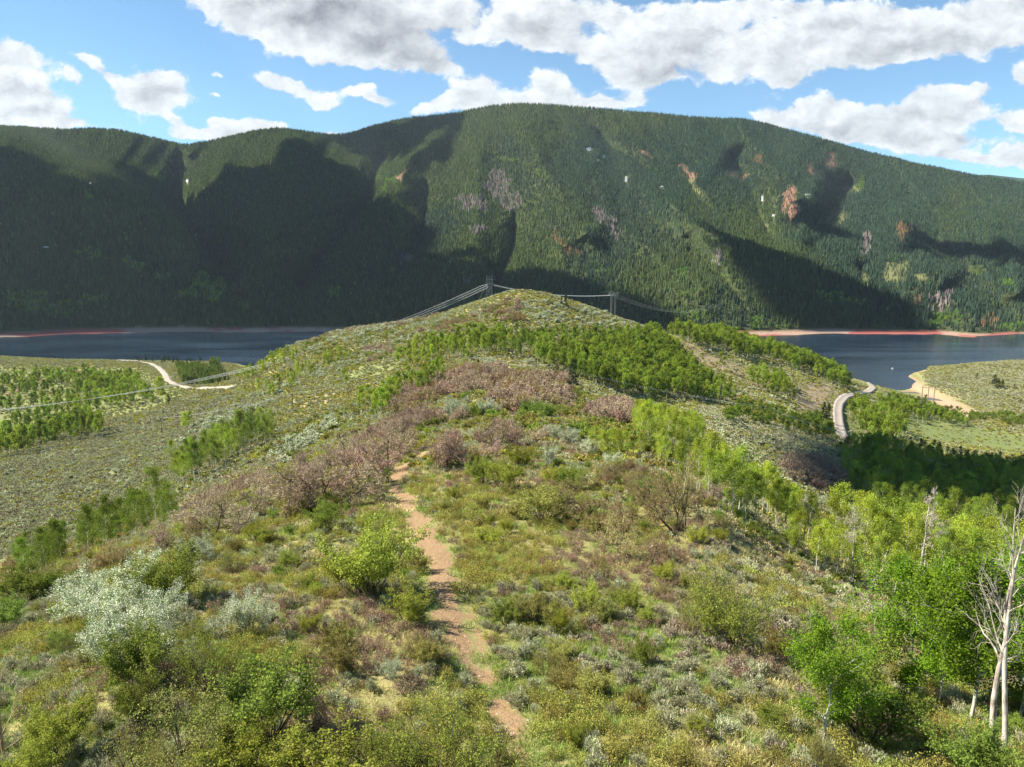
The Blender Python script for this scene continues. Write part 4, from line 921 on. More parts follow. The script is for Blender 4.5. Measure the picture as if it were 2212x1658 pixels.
region('aspen', ['aspen_mid', 'aspen_mid', 'aspen_mid_g'], [(1780,1190),(1850,1200),(2000,1225),(2212,1235),(2370,1240),(2370,1330),(2212,1300),(2100,1290),(1960,1262),(1850,1250),(1780,1225)], 3.3, 60, 190, (6.0, 10.5), 'the tall row above the dead trees', seed=22, tol=60)
region('aspen', ['aspen_mid'], [(1700,1195),(1740,1205),(1860,1252),(1960,1275),(1960,1300),(1850,1275),(1760,1245),(1700,1225)], 1.9, 50, 130, (3.2, 5.0), 'the young saplings below the tall row', seed=23, tol=40, keep=.8)
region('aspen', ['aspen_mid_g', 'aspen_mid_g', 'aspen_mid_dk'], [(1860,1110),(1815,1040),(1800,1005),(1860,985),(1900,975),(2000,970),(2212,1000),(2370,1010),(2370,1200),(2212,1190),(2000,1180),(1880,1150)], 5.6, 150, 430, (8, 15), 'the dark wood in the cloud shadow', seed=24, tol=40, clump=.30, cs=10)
region('aspen', ['aspen_far'], [(1832,893),(1860,888),(1900,892),(1935,898),(1960,935),(1950,965),(1900,960),(1850,935),(1826,905)], 7.0, 400, 800, (10, 17), 'the roadside grove', seed=25, tol=16, clump=.42, cs=14)
region('aspen', ['aspen_far_dk', 'aspen_far'], [(1898,872),(1925,862),(1960,872),(2020,890),(2090,914),(2085,924),(2020,910),(1960,896),(1905,888)], 6.5, 480, 950, (8, 13), 'the belt between the meadow and the beach', seed=26, tol=30, clump=.3, cs=14)
region('aspen', ['aspen_far'], [(1915,880),(1960,880),(2030,895),(2060,912),(2000,918),(1940,905)], 7, 500, 850, (9, 13), 'the clump on the meadow edge', seed=27, clump=.4)
region('aspen', ['aspen_far', 'aspen_far', 'aspen_far_dk'], [(1440,735),(1480,722),(1560,728),(1650,745),(1740,775),(1830,820),(1850,838),(1800,838),(1740,808),(1660,785),(1570,765),(1480,752)], 7.0, 600, 950, (11, 19), 'the wood along the right crest', seed=28, tol=16, clump=.42, cs=22)
region('aspen', ['aspen_far'], [(1610,822),(1640,810),(1690,835),(1712,872),(1670,870),(1630,850)], 6.5, 480, 760, (10, 14), 'the clump above the bare field', seed=29, clump=.3)
region('aspen', ['aspen_far_dk'], [(1560,905),(1600,880),(1700,895),(1780,915),(1800,945),(1760,945),(1650,920),(1570,918)], 6.0, 300, 560, (4, 7), 'the low thicket beside the right power pole', seed=30, wf=(1.3, 1.8))
region('aspen', ['aspen_far'], [(1420,800),(1480,800),(1600,850),(1560,880),(1480,860)], 6.0, 380, 640, (7, 11), 'the right skirt of the knoll', seed=31, clump=.40)
region('aspen', ['aspen_far', 'aspen_far_y'], [(500,815),(590,775),(660,758),(660,775),(600,795),(540,822)], 7, 420, 720, (6, 9), 'the strip on the left skyline', seed=32, clump=.42)
region('aspen', ['aspen_far_y', 'aspen_far'], [(520,850),(640,800),(740,760),(760,775),(660,825),(560,870)], 7, 350, 620, (5, 8), 'the pale thicket on the left flank', seed=33, clump=.52)
region('aspen', ['aspen_far_dk'], [(370,800),(480,790),(490,832),(440,838),(400,832)], 7, 700, 1100, (7, 11), 'the dark gully beside the left road', seed=34, tol=20)
for a in [(748,838,44,1,'aspen_far','lone small aspen standing on the pale grassy slope left of centre'),(345,860,46,1.2,'aspen_far_y','yellow-green aspen beside the bend of the left road'),(352,868,40,1.1,'aspen_far','slender aspen below the bend of the left road'),
          (400,935,44,1,'aspen_far_y','pale aspen behind the wooden pole on the left slope'),(410,928,40,1,'aspen_far_y','thin yellow-green aspen right of the left wooden pole'),(318,1030,22,1.6,'aspen_far','low bushy aspen left of the dark grove'),
          (1700,1000-60,30,1.4,'aspen_far_dk','round dark aspen left of the gravel road'),(1788,950,34,1.5,'aspen_far_dk','rounded dark green aspen touching the gravel road'),(1560,800,40,1.2,'aspen_far','green aspen clump at the right foot of the knoll')]:
    hand('aspen', a[4], a[0], a[1], a[2], a[3], a[5])
NEAR_ASP = [(1968,1512,250,1.1,'aspen_near','tall bright green aspen with a white trunk at lower right, left of the dead trees'),(1775,1612,232,.95,'aspen_near','slim young aspen with a thin pale trunk at lower right'),
            (2095,1560,290,1.1,'aspen_near','large dense green aspen right behind the dead trees'),(2195,1570,320,1.0,'aspen_near','tall green aspen cut by the right edge of the photo'),(2025,1530,235,1.0,'aspen_near','bright green aspen between the white-trunked aspen and the dead trees')]
for a in NEAR_ASP: hand('aspen', a[4], a[0], a[1], a[2], a[3], a[5], stand='hand')

# --- oaks (bare pinkish thickets) ---
for a in [(455,1165,110,1.1,'oak','dark twiggy oak on the left rim above the shaded gully'),(500,1128,90,1.15,'oak','brown bare oak next to the dark twiggy one on the left rim'),(560,1085,75,1.1,'oak','low bare oak at the left end of the pink row'),
          (640,1110,120,1.15,'oak','tall pinkish oak with dark limbs left of the trail bend'),(700,1098,128,1.25,'oak','broad pinkish oak with black trunks left of the trail bend'),(765,1062,115,1.2,'oak','round pinkish oak leaning over the trail bend'),
          (822,1020,100,1.15,'oak','pinkish oak at the head of the trail'),(745,1010,80,1.2,'oak','oak crown behind the round pinkish oak'),(860,985,78,1.1,'oak','small oak left of the trail opening'),(680,1030,70,1.2,'oak','low oak behind the broad pinkish one'),
          (960,1005,88,1.25,'oak','spreading oak with a bent dark trunk right of the trail opening'),(1015,1012,84,1.2,'oak','wide pinkish oak beside the bent-trunk oak'),(1075,978,76,1.25,'oak','grey-pink oak above the green round bush'),(1130,968,72,1.2,'oak','grey-pink oak left of the white shrubs'),
          (905,925,50,1.3,'oak','low pinkish oak on the rim beyond the trail'),(1215,1120-30,60,1.2,'oak_leaf','orange-budded oak in the middle of the right slope'),(1275,1128,78,1.3,'oak_leaf','rust-tinted oak on the right slope'),(1330,1150,70,1.2,'oak_leaf','brownish oak below the rust-tinted one'),
          (1345,1215,95,1.1,'oak_leaf','twisted brown oak with a bleached dead limb on the right slope'),(1410,1225,80,1.0,'oak_leaf','small brown oak right of the twisted one'),(1465,1150,150,.75,'oak_leaf','tall brownish oak at the left end of the aspen line'),(1425,1120,110,.85,'oak_leaf','upright brown oak left of the tall brownish one'),
          (1530,1095,60,.9,'oak','grey bare oak under the aspen line'),(195,1250,75,.8,'oak_leaf','small orange-leaved oak on the lower left rim'),(255,1230,66,.9,'oak_leaf','orange-tinted oak above the white-flowering bush'),(20,1265,56,1.2,'oak_leaf','orange-brown oak at the left edge of the photo'),(150,1262,50,1.2,'oak_leaf','brown-orange low oak behind the green bushes at left'),
          (345,1195,70,1.1,'oak','grey bare oak above the lower left white bush'),(410,1175,60,1.0,'oak_leaf','yellow-brown oak below the dark twiggy oak')]:
    hand('oak', a[4], a[0], a[1], a[2], a[3], a[5])
region('oak', ['oak_far', 'oak_far', 'oak_far_leaf'], [(1060,880),(1090,835),(1150,825),(1230,860),(1200,890),(1120,900)], 3.2, 110, 290, (3.2, 4.6), 'the pink thicket right of the upper trail', seed=51, wf=(1.1, 1.5), tol=16)
region('oak', ['oak_far_leaf', 'oak_far', 'oak_far'], [(840,905),(870,850),(930,815),(1000,803),(1090,803),(1230,822),(1240,842),(1150,835),(1060,845),(960,860),(900,900)], 3.6, 130, 330, (3.0, 4.6), 'the long brown thicket below the knoll', seed=52, wf=(1.1, 1.5), tol=16, clump=.43, cs=9)
region('oak', ['oak_far', 'oak'], [(780,960),(850,915),(950,895),(1040,895),(1040,925),(960,930),(880,950),(800,985)], 3.6, 100, 220, (2.6, 3.8), 'the grey-pink belt above the trail opening', seed=53, wf=(1.1, 1.5), clump=.52, cs=8)
region('oak', ['oak_far_leaf', 'oak_far'], [(900,722),(960,700),(1030,672),(1080,655),(1120,648),(1135,690),(1090,700),(1060,690),(960,722)], 5.5, 420, 660, (3.0, 4.5), 'the brown patches at the knoll top', seed=54, wf=(1.2, 1.8), clump=.56)
region('oak', ['oak_far'], [(1270,890),(1330,872),(1400,895),(1360,920),(1290,912)], 3.6, 130, 320, (2.8, 4.0), 'the brown belt left of the yellow-green clump', seed=55, wf=(1.1, 1.5))
region('oak', ['oak_far'], [(1690,1000),(1740,985),(1830,1020),(1850,1055),(1790,1075),(1720,1045)], 3.8, 150, 360, (3.2, 4.8), 'the purple thicket on the right slope', seed=56, wf=(1.2, 1.6))
region('oak', ['oak_far'], [(760,770),(880,720),(960,702),(930,735),(850,765),(790,795)], 6.5, 420, 660, (2.6, 3.8), 'the brown bands on the left flank', seed=57, wf=(1.3, 1.9), clump=.58)
region('oak', ['oak_far', 'oak_far_leaf'], [(640,725),(760,700),(860,695),(950,678),(950,690),(850,712),(740,722),(660,742)], 6.5, 480, 700, (2.4, 3.4), 'the mauve fringe along the left skyline', seed=58, wf=(1.3, 1.9), clump=.42)
region('oak', ['oak_far'], [(380,1105),(440,1080),(540,1040),(580,1045),(520,1090),(420,1130)], 3.8, 90, 240, (2.4, 3.4), 'the brown fringe behind the left rim', seed=59, tol=40, clump=.50)
region('oak', ['oak', 'oak_leaf'], [(1290,1015),(1400,1030),(1420,1075),(1330,1085),(1280,1060)], 3.4, 60, 140, (1.8, 2.8), 'the loose mix on the right slope', seed=60, clump=.45)

# --- white-flowering shrubs ---
for a in [(285,1335,150,1.35,'upper part of the great white-flowering bush at lower left'),(200,1330,110,1.3,'left shoulder of white blossom beside the great white bush'),(262,1462,185,1.0,'largest white-flowering bush at lower left, nearest the camera'),(335,1400,140,1.0,'white-blossomed bush between the largest one and the dark green bush'),
          (538,1385,122,.95,'round white-flowering bush standing alone left of the trail'),(640,1525,80,.9,'sparse white-flowering bush near the bottom, left of the trail'),(402,1445,62,1.2,'half-hidden white-flowering bush beside the yellow-green bush'),(845,1470,52,1.0,'little white-specked bush beside the lower trail'),
          (985,910,46,1.2,'white shrub by the upper oaks'),(1055,905,40,1.2,'white shrub beside the green bushes at the upper trail'),(1190,950,42,1.4,'first white shrub in the belt right of the oaks'),(1232,960,44,1.4,'second white shrub in the belt right of the oaks'),(1275,985,46,1.3,'third white shrub in the belt right of the oaks'),
          (1320,1010,40,1.3,'pale shrub under the low yellow-green aspens'),(1370,1030,44,1.2,'pale shrub in front of the yellow-green aspens'),(1190,1010,60,1.0,'cream-flowered bush behind the round green bush'),(540,1150-10,40,1.2,'pale green-white bush on the left rim'),(420,1215,70,1.2,'pale flowering bush below the left oaks'),
          (1345,1210-85,40,1.0,'small pale bush by the rust-tinted oak'),(1780,1110,36,1.4,'pale round bush at the foot of the purple thicket'),(1820,1135,40,1.5,'pale grey-green bush right of the purple thicket'),(1060,790,18,1.5,'small round white shrub in the saddle below the knoll'),(1018,797,16,1.5,'white shrub left of the round one in the saddle'),(1145,790,16,1.5,'white shrub right of the saddle')]:
    hand('white', 'white', a[0], a[1], a[2], a[3], a[4])
region('white', ['white_far'], [(380,945),(430,905),(520,870),(640,815),(760,760),(860,725),(940,705),(960,715),(880,748),(760,790),(650,840),(560,895),(470,940),(400,965)], 5.5, 230, 660, (1.5, 3.0), 'the white-dotted band across the left flank', seed=71, wf=(1.2, 1.9), clump=.53, cs=5)
region('white', ['white_far'], [(620,745),(760,712),(860,700),(960,685),(1040,665),(1050,680),(940,705),(840,722),(740,738),(640,765)], 6.0, 400, 700, (2.0, 3.2), 'the white fringe below the left skyline', seed=72, wf=(1.3, 2.0), clump=.50, cs=8)
region('white', ['white_far'], [(1120,655),(1180,645),(1300,672),(1420,708),(1380,715),(1280,705),(1180,695),(1130,690)], 5.0, 440, 700, (1.6, 2.8), 'the pale scatter on the knoll top', seed=73, wf=(1.3, 2.0), clump=.50, cs=8)
region('white', ['white_far'], [(560,1000),(620,960),(720,900),(740,915),(660,970),(600,1015)], 4.0, 150, 330, (1.6, 2.6), 'the pale belt behind the pink oaks', seed=74, wf=(1.3, 2.0), clump=.42)
region('white', ['white_far'], [(-100,985),(240,915),(600,880),(560,1000),(200,1060),(-100,1080)], 9.0, 250, 480, (1.2, 2.0), 'the scattered dots on the sage slope', seed=75, wf=(1.4, 2.2), clump=.62)
region('white', ['white_far'], [(1430,725),(1560,735),(1720,800),(1700,830),(1560,780),(1440,750)], 9.0, 500, 950, (1.6, 2.4), 'the pale dots on the right crest', seed=76, wf=(1.4, 2.2), clump=.52)

# --- green shrubs ---
for a in [(372,1310,150,.95,'shrub','dark green bush behind the great white-flowering bush'),(300,1492,150,.85,'shrub','dark green bush in front of the largest white bush'),(62,1300,88,1.25,'shrub','rounded green bush near the left edge'),(8,1362,80,1.0,'shrub','green bush at the very left edge'),(120,1290,60,1.2,'shrub','green bush right of the rounded one near the left edge'),
          (800,1288,195,.95,'shrub_yel','big leafy yellow-green bush left of the trail'),(745,1285,110,.8,'shrub_yel','left shoulder of the big leafy bush by the trail'),(712,1150,84,1.0,'shrub','compact dark green bush above the big leafy one'),(882,1352,92,.95,'shrub_yel','medium green bush below the big leafy one'),(905,1240,60,.8,'shrub_olv','small olive bush on the left edge of the trail'),
          (455,1490,150,.9,'shrub_thin_y','upright yellow-green bush right of the dark green one at lower left'),(580,1600,190,1.0,'shrub','large yellow-green bush at bottom left with dark stems'),(400,1668,165,1.35,'shrub_thin','wide twiggy olive bush at the bottom left'),(520,1690,130,1.1,'shrub_yel','yellow-green bush on the bottom edge, left'),(300,1700,120,1.1,'shrub_thin','twiggy bush on the bottom edge below the white bush'),
          (960,1700,185,1.2,'shrub_thin_y','broad green bush on the bottom edge beside the trail'),(1060,1720,140,.9,'shrub_thin','twiggy bush at the bottom right beside the trail'),(700,1730,150,1.3,'shrub_yel','green bush on the bottom edge between two yellow-green ones'),(830,1720,140,1.1,'shrub_thin_y','low leafy bush on the bottom edge left of the trail'),(140,1640,150,.75,'shrub_yel','vivid green bush at the lower left corner'),(75,1700,130,.9,'shrub_yel','bright green bush in the bottom left corner'),
          (1585,1395,150,1.15,'shrub_thin_y','large rounded yellow-olive bush on the right slope'),(1500,1365,90,.9,'shrub_thin','smaller olive bush left of the large rounded one'),(1530,1330,120,.9,'shrub_thin','olive bush behind the large rounded one'),(1268,1325,74,.9,'shrub_yel','small bright green bush right of the trail'),(1362,1325,66,.85,'shrub_yel','small bright bush two steps right of the first one'),
          (1150,1345,72,1.1,'shrub_olv','brown-green bush right of the trail'),(1395,1350,46,.8,'shrub_yel','tiny bright bush on the right slope'),(1436,1256,50,1.0,'shrub_yel','little leafy bush below the twisted oak'),(1128,1010,62,1.25,'shrub_yel','round green bush with pale top right of the oaks'),(1085,1058,80,1.0,'shrub_yel','leafy bush in the middle of the ridge'),(1040,1050,70,1.0,'shrub_yel','leafy bush left of its twin in the middle of the ridge'),
          (955,1012,56,.9,'shrub_olv','olive bush under the bent-trunk oak'),(1170,1130,96,1.1,'shrub_olv','broad olive bush in the middle of the right slope'),(1235,1060,60,1.1,'shrub','green bush below the white belt'),(1200,1050,56,1.0,'shrub_yel','yellowish bush below the white belt'),(1400,1090,70,1.0,'shrub','green bush left of the tall brownish oak'),(1440,1070,60,1.0,'shrub','green bush behind the tall brownish oak'),
          (1150,900,34,1.4,'shrub','green bush right of the upper trail'),(1180,905,32,1.4,'shrub','second green bush right of the upper trail'),(1035,905,30,1.3,'shrub','green bush left of the upper trail'),(826,1044,46,1.0,'shrub','green bush at the head of the trail'),(800,1070,50,1.0,'shrub','green bush under the pinkish oaks'),
          (1870,1610,185,1.05,'shrub','green multi-stemmed bush between the young aspens at lower right'),(1830,1500,150,1.1,'shrub','leafy green bush behind the slim young aspen'),(2100,1710,150,.9,'shrub','vivid green bush at the bottom right corner'),(2165,1715,110,1.2,'shrub','green bush under the dead trees'),(1215,1490,50,1.2,'shrub_thin','small twiggy bush on the lower right slope'),
          (925,1440,60,1.0,'shrub_olv','small bush hugging the lower trail'),(500,1240,60,1.1,'shrub_thin','olive bush on the left slope above the white bush'),(560,1180,50,1.2,'shrub_yel','yellow-green bush under the left oaks'),(640,1120,50,1.2,'shrub_yel','yellow-green bush below the tall pinkish oak'),(1180,1460,60,1.1,'shrub_thin','twiggy brown-green bush right of the lower trail'),(1055,1180,50,1.1,'shrub_yel','light green bush right of the trail bend')]:
    hand('shrub', a[4], a[0], a[1], a[2], a[3], a[5])
region('shrub', ['shrub', 'shrub_yel', 'shrub_olv', 'shrub_thin'], [(0,1280),(300,1180),(600,1070),(860,1010),(1100,940),(1400,960),(1560,1100),(1760,1200),(1950,1300),(2212,1400),(2212,1700),(0,1700)], 3.6, 14, 115, (0.6, 1.4), 'the open ridge', seed=81, wf=(.9, 1.3), clump=.43, cs=9)
region('shrub', ['shrub_far', 'shrub_far_olv'], [(840,960),(1000,860),(1240,850),(1400,900),(1500,960),(1420,1000),(1200,950),(1000,900)], 3.6, 90, 300, (1.2, 2.4), 'the green mix among the oaks', seed=82, wf=(1.2, 1.7), clump=.36)
region('shrub', ['shrub_far', 'shrub_far_olv'], [(560,980),(700,900),(840,850),(880,870),(780,940),(620,1010)], 4.5, 120, 360, (1.4, 2.4), 'the green belt on the left flank', seed=83, wf=(1.2, 1.8), clump=.42)
region('shrub', ['shrub_far_olv', 'shrub_far'], [(640,740),(960,690),(1120,645),(1130,700),(960,735),(800,790),(700,800)], 6.5, 350, 680, (1.6, 2.8), 'the olive cover on the knoll', seed=84, wf=(1.4, 2.0), clump=.42)
region('shrub', ['shrub_far', 'shrub_far_olv'], [(1530,870),(1850,960),(1900,1100),(1700,1080),(1540,980)], 8, 150, 500, (1.0, 2.0), 'the dull scatter on the right slope', seed=85, wf=(1.2, 1.9), clump=.55)
region('shrub', ['shrub_far'], [(2080,905),(2212,925),(2400,950),(2400,935),(2212,905),(2110,895)], 7, 500, 900, (4, 7), 'the creek thicket below the right hill', seed=86, tol=25, wf=(1.0, 1.3))
region('shrub', ['shrub_far_olv'], [(1960,812),(2212,775),(2400,760),(2400,930),(2212,915),(2120,885),(2040,845)], 10, 620, 1150, (1.6, 3), 'the dots on the right hill', seed=87, wf=(1.2, 1.6), clump=.5)

region('shrub', ['shrub_yel', 'shrub', 'shrub_olv'], [(560,1110),(640,1060),(760,1010),(850,955),(1000,900),(1040,925),(930,955),(850,980),(790,1050),(700,1120),(600,1130)], 3.4, 60, 190, (1.0, 1.9), 'the green gaps between the pink oaks', seed=88, wf=(1.0, 1.4), clump=.42, cs=6)
# --- near and single conifers ---
for a in [(1222,664,30,1.1,'dark conifer standing on the right shoulder of the knoll top'),(1213,662,20,1.2,'smaller conifer leaning against the one on the knoll top'),(1236,832,58,1.1,'dark brownish conifer at the edge of the aspen stand below the knoll'),(1778,915,46,1.1,'left conifer of the pair beside the gravel road'),(1788,912,40,1.0,'right conifer of the pair beside the gravel road'),
          (1033,795,22,1.0,'small dark conifer in the saddle below the knoll'),(2148,830,22,1.5,'dark conifer on the right hill, upper one'),(2155,842,24,1.4,'dark conifer on the right hill, lower one'),(2165,838,18,1.4,'small conifer right of the dark pair on the right hill'),(2110,818,12,1.6,'tiny dark conifer on the left side of the right hill'),(365,872,20,1.3,'dark conifer by the left valley bend'),
          (300,778,12,1,'conifer on the left shore behind the pull-out'),(385,790,10,1.1,'conifer at the head of the dark gully'),(1765,775,16,.9,'thin conifer on the right lakeshore'),(1757,780,12,.9,'short conifer beside the thin one on the right lakeshore')]:
    hand('conifer', 'conifer', a[0], a[1], a[2], a[3], a[4])
region('conifer', ['conifer'], [(120,775),(180,772),(320,782),(440,790),(440,782),(320,772),(180,764)], 13, 900, 1200, (6, 10), 'the dark row along the left shore', seed=91, clump=.40, tol=12)
region('conifer', ['conifer'], [(375,832),(430,800),(485,795),(492,832),(440,838)], 9, 700, 1100, (7, 11), 'the dark gully beside the left road', seed=92, clump=.45, tol=20)

# --- sagebrush and ground cover ---
def kindsplit(c, rs):
    sg_ = gsample(sagey, c['X'], c['Y']); gn = gsample(green, c['X'], c['Y']); tn = gsample(tan, c['X'], c['Y']); bc = gsample(beach, c['X'], c['Y'])
    n1 = fbm(c['X'] / 7, c['Y'] / 7, 201, 3); n2 = fbm(c['X'] / 5 + 40, c['Y'] / 5, 202, 3); return sg_, gn, tn, bc, n1, n2
GC = {k: [[], [], [], [], []] for k in ['sage', 'sage_mid', 'sage_dry', 'low', 'low_brn', 'sage_far', 'sage_far_dry', 'low_far', 'grass', 'grass_dry', 'grass_big', 'grass_big_dry']}
def gc(kind, c, k, h, wf):
    X, Y, Z = c['X'][k], c['Y'][k], c['Z'][k]; n = len(X)
    for a, b in zip(GC[kind], (X, Y, Z, RS.uniform(h[0], h[1], n), RS.uniform(wf[0], wf[1], n))): a.append(b)
SAGEC = []
for s_, y0, y1, ks in [(0.62, 12, 45, 'near'), (0.80, 45, 90, 'near'), (1.05, 90, 200, 'mid'), (1.6, 200, 430, 'far'), (2.5, 430, 1150, 'far')]:
    c = cand(s_, y0, y1, 600 + int(y0)); c = sel(c, (c['dirt'] < 0.30) & (c['trail'] > np.interp(c['Y'], [18, 30, 48, 100], [.45, .7, 1.15, .9])) & (c['road'] > 1.0) & (c['vis'] < 14))
    sg_, gn, tn, bc, n1, n2 = kindsplit(c, RS); n = len(c['X']); u = RS.uniform(size=n); u2 = RS.uniform(size=n)
    ok = (bc < .3) & (u2 < 1 - 0.9 * tn) & (u2 < 1 - 0.93 * gn)
    p_s = np.clip(0.36 + 0.45 * sg_ + 2.2 * (n1 - .5), 0.05, .95)
    issage = ok & (u < p_s); rest = ok & ~issage; dry = RS.uniform(size=n) < np.clip(.10 + .25 * sg_ + 1.2 * (n2 - .5), .02, .6); brn = n2 > .56
    if ks == 'near':
        dens = RS.uniform(size=n) < (0.72 if y0 < 40 else .8)
        k = issage & dens & ~dry; kd = issage & dens & dry
        if y0 < 40:
            for i in np.nonzero(k)[0]: SAGEC.append((c['X'][i], c['Y'][i], c['Z'][i], RS.uniform(.3, .68), RS.uniform(.8, 1.3)))
        else: gc('sage_mid', c, k, (.3, .75), (.8, 1.3))
        gc('sage_dry', c, kd, (.25, .55), (.8, 1.3)); gc('low', c, rest & ~brn & (RS.uniform(size=n) < .85), (.28, .75), (.9, 1.5)); gc('low_brn', c, rest & brn & (RS.uniform(size=n) < .7), (.25, .6), (.9, 1.4))
    elif ks == 'mid':
        gc('sage_mid', c, issage & ~dry, (.45, .9), (1.0, 1.6)); gc('sage_dry', c, issage & dry, (.4, .7), (1.0, 1.5)); gc('low_far', c, rest & ~brn, (.4, .9), (1.0, 1.6)); gc('low_brn', c, rest & brn & (u2 < .5), (.4, .8), (1.0, 1.5))
    else:
        q = 1.25 if y0 < 400 else 1.8; dry &= RS.uniform(size=n) < .5
        gc('sage_far', c, issage & ~dry, (.5 * q, 1.0 * q), (1.0, 1.6)); gc('sage_far_dry', c, issage & dry, (.5 * q, .8 * q), (1.0, 1.5)); gc('low_far', c, rest & (u2 < .8), (.45 * q, .85 * q), (1.0, 1.6))
for s_, y0, y1, kk_ in [(0.25, 11, 32, 'grass'), (0.36, 32, 55, 'grass'), (0.6, 55, 110, 'grass_big'), (1.2, 110, 240, 'grass_big')]:
    c = cand(s_, y0, y1, 700 + int(y0)); n = len(c['X']); ng = fbm(c['X'] / 2.2, c['Y'] / 2.2, 301, 3)
    ok = (c['dirt'] < 0.42) | ((c['dirt'] < .8) & (ng > .52) & (RS.uniform(size=n) < .6)); ok &= c['vis'] < 8
    da = seg_dist(c['X'], c['Y'], TRAIL_A); lush = (da < 4.5) & (c['X'] > np.interp(c['Y'], [p[1] for p in TRAIL_A], [p[0] for p in TRAIL_A]))
    grn = (fbm(c['X'] / 6, c['Y'] / 6, 303, 3) + .10 * lush + .05 * RS.normal(size=n)) > .50
    q = RS.uniform(size=n) < np.clip(.25 + 1.6 * (ng - .38), .1, .95)
    hr = (.12, .34) if kk_ == 'grass' else (.2, .45)
    gc(kk_, c, ok & grn & q, hr, (.9, 1.4)); gc(kk_ + '_dry', c, ok & ~grn & q, hr, (.9, 1.4))
SAGEC.sort(key=lambda r: -r[3] * F / depth(r[0], r[1], r[2]) * (1 if -20 < proj(r[0], r[1], r[2])[0] < 2232 and proj(r[0], r[1], r[2])[1] < 1665 else 0))
for r in SAGEC: put('sage', 'sage', r[0], r[1], r[2], r[3], r[4], 'ridge')

# ---------------- individuals and the rest ----------------
ORD = ['first', 'second', 'third', 'fourth', 'fifth', 'sixth', 'seventh', 'eighth', 'ninth', 'tenth', 'eleventh', 'twelfth', 'thirteenth', 'fourteenth', 'fifteenth', 'sixteenth', 'seventeenth', 'eighteenth', 'nineteenth', 'twentieth']
SPEC = {'aspen': ('aspen_tree', 'tree', 'aspen', 285), 'oak': ('oak_shrub', 'shrub', 'oak', 285), 'white': ('flowering_shrub', 'shrub', 'white-flowering shrub', 250), 'shrub': ('green_shrub', 'shrub', 'shrub', 285), 'sage': ('sagebrush', 'shrub', 'sagebrush', 280), 'conifer': ('conifer_tree', 'tree', 'conifer', 200)}
GRP = {'aspen': 'aspen trees on the near slopes', 'oak': 'bare scrub oaks on the ridge', 'white': 'white-flowering shrubs', 'shrub': 'green shrubs on the near slopes', 'sage': 'sagebrush on the foreground ridge', 'conifer': 'single conifers on the near shore'}
ROWN = ['front row', 'second row', 'third row', 'fourth row', 'fifth row', 'sixth row', 'seventh row', 'eighth row', 'ninth row', 'tenth row', 'eleventh row', 'twelfth row', 'thirteenth row', 'fourteenth row']
LOOK = {'aspen_mid': 'yellow-green', 'aspen_mid_g': 'bright green', 'aspen_mid_dk': 'deep green', 'aspen_far': 'green', 'aspen_far_dk': 'dark green', 'aspen_far_y': 'yellow-green', 'aspen_near': 'bright green', 'oak': 'pinkish', 'oak_leaf': 'orange-budded', 'oak_far': 'brown', 'oak_far_leaf': 'rusty', 'white': '', 'white_far': '', 'shrub': 'green', 'shrub_yel': 'yellow-green', 'shrub_olv': 'olive', 'shrub_thin': 'twiggy', 'shrub_thin_y': 'light-leaved', 'shrub_far': 'green', 'shrub_far_olv': 'olive', 'sage': 'grey-green', 'conifer': 'dark'}
def zone(px, py):
    """words for a spot on the foreground ridge, by things one can find"""
    tx = np.interp(py, [1000, 1100, 1200, 1340, 1480, 1640], [880, 900, 945, 972, 1050, 1130])
    v = "at photo's foot" if py > 1560 else 'by lower trail' if py > 1430 else 'below lone white bush' if py > 1320 else 'by big leafy bush' if py > 1200 else 'by trail bend'
    dx = px - tx
    return ('far left of trail' if dx < -560 else 'left of trail' if dx < -260 else 'beside trail, left' if dx < 0 else 'beside trail, right' if dx < 240 else 'right of trail' if dx < 560 else 'far right of trail') + ', ' + v
def finalize(sp):
    name, cat, noun, lim = SPEC[sp]; rr = RECS[sp]
    inframe = [r for r in rr if -30 < r['px'] < 2242 and r['py'] - r['size'] < 1658]
    inframe.sort(key=lambda r: (r['label'] is None, -r['size'] * (1.0 if r['py'] < 1690 else .5)))
    ind = inframe[:lim]; ids = set(map(id, ind)); rest = [r for r in rr if id(r) not in ids]
    groups = {}
    for r in ind:
        if r['label'] is None:
            st = r['stand']
            if st in ('ridge', 'the open ridge'): st = zone(r['px'], r['py'])
            groups.setdefault(st, []).append(r)
    for st, lst in groups.items():
        lst.sort(key=lambda r: r['Y']); nrow = max(1, math.ceil(len(lst) / 19)); per = math.ceil(len(lst) / nrow)
        for a in range(nrow):
            row = sorted(lst[a * per:(a + 1) * per], key=lambda r: r['px'])
            for i, r in enumerate(row):
                w_ = f", {ORD[i]} from left" if len(row) > 1 else ''
                rowt = (f", {ROWN[min(a, 13)]}" if nrow > 1 else '')
                r['label'] = f"{LOOK[r['kind']]} {noun}, {st[4:] if st.startswith('the ') else st}{rowt}{w_}".strip()
    for r in ind:
        p = PROTO[r['kind']]; j = RS.integers(len(p['items'])); wood, leaf_, both = p['items'][j]; s = r['h'] / p['h']
        if wood is None: o = link(name, both)
        else:
            o = link(name, None)
            link(p['names'][0], wood, o); link(p['names'][1], leaf_, o)
        o.location = (r['X'], r['Y'], r['Z']); o.scale = (s * r['wf'], s * r['wf'], s); o.rotation_euler = (0, 0, RS.uniform(0, 6.283))
        tag(o, r['label'], cat, GRP[sp])
    rec = {}
    for r in rest: rec.setdefault(r['kind'], []).append((r['X'], r['Y'], r['Z'], r['h'], r['wf']))
    return {k: tuple(np.array(v).T) for k, v in rec.items()}
REST = {sp: finalize(sp) for sp in RECS}
if REST['aspen']: stuff('aspen_woods', 'mass of smaller aspens filling the woods behind the nearest ones', 'trees', REST['aspen'])
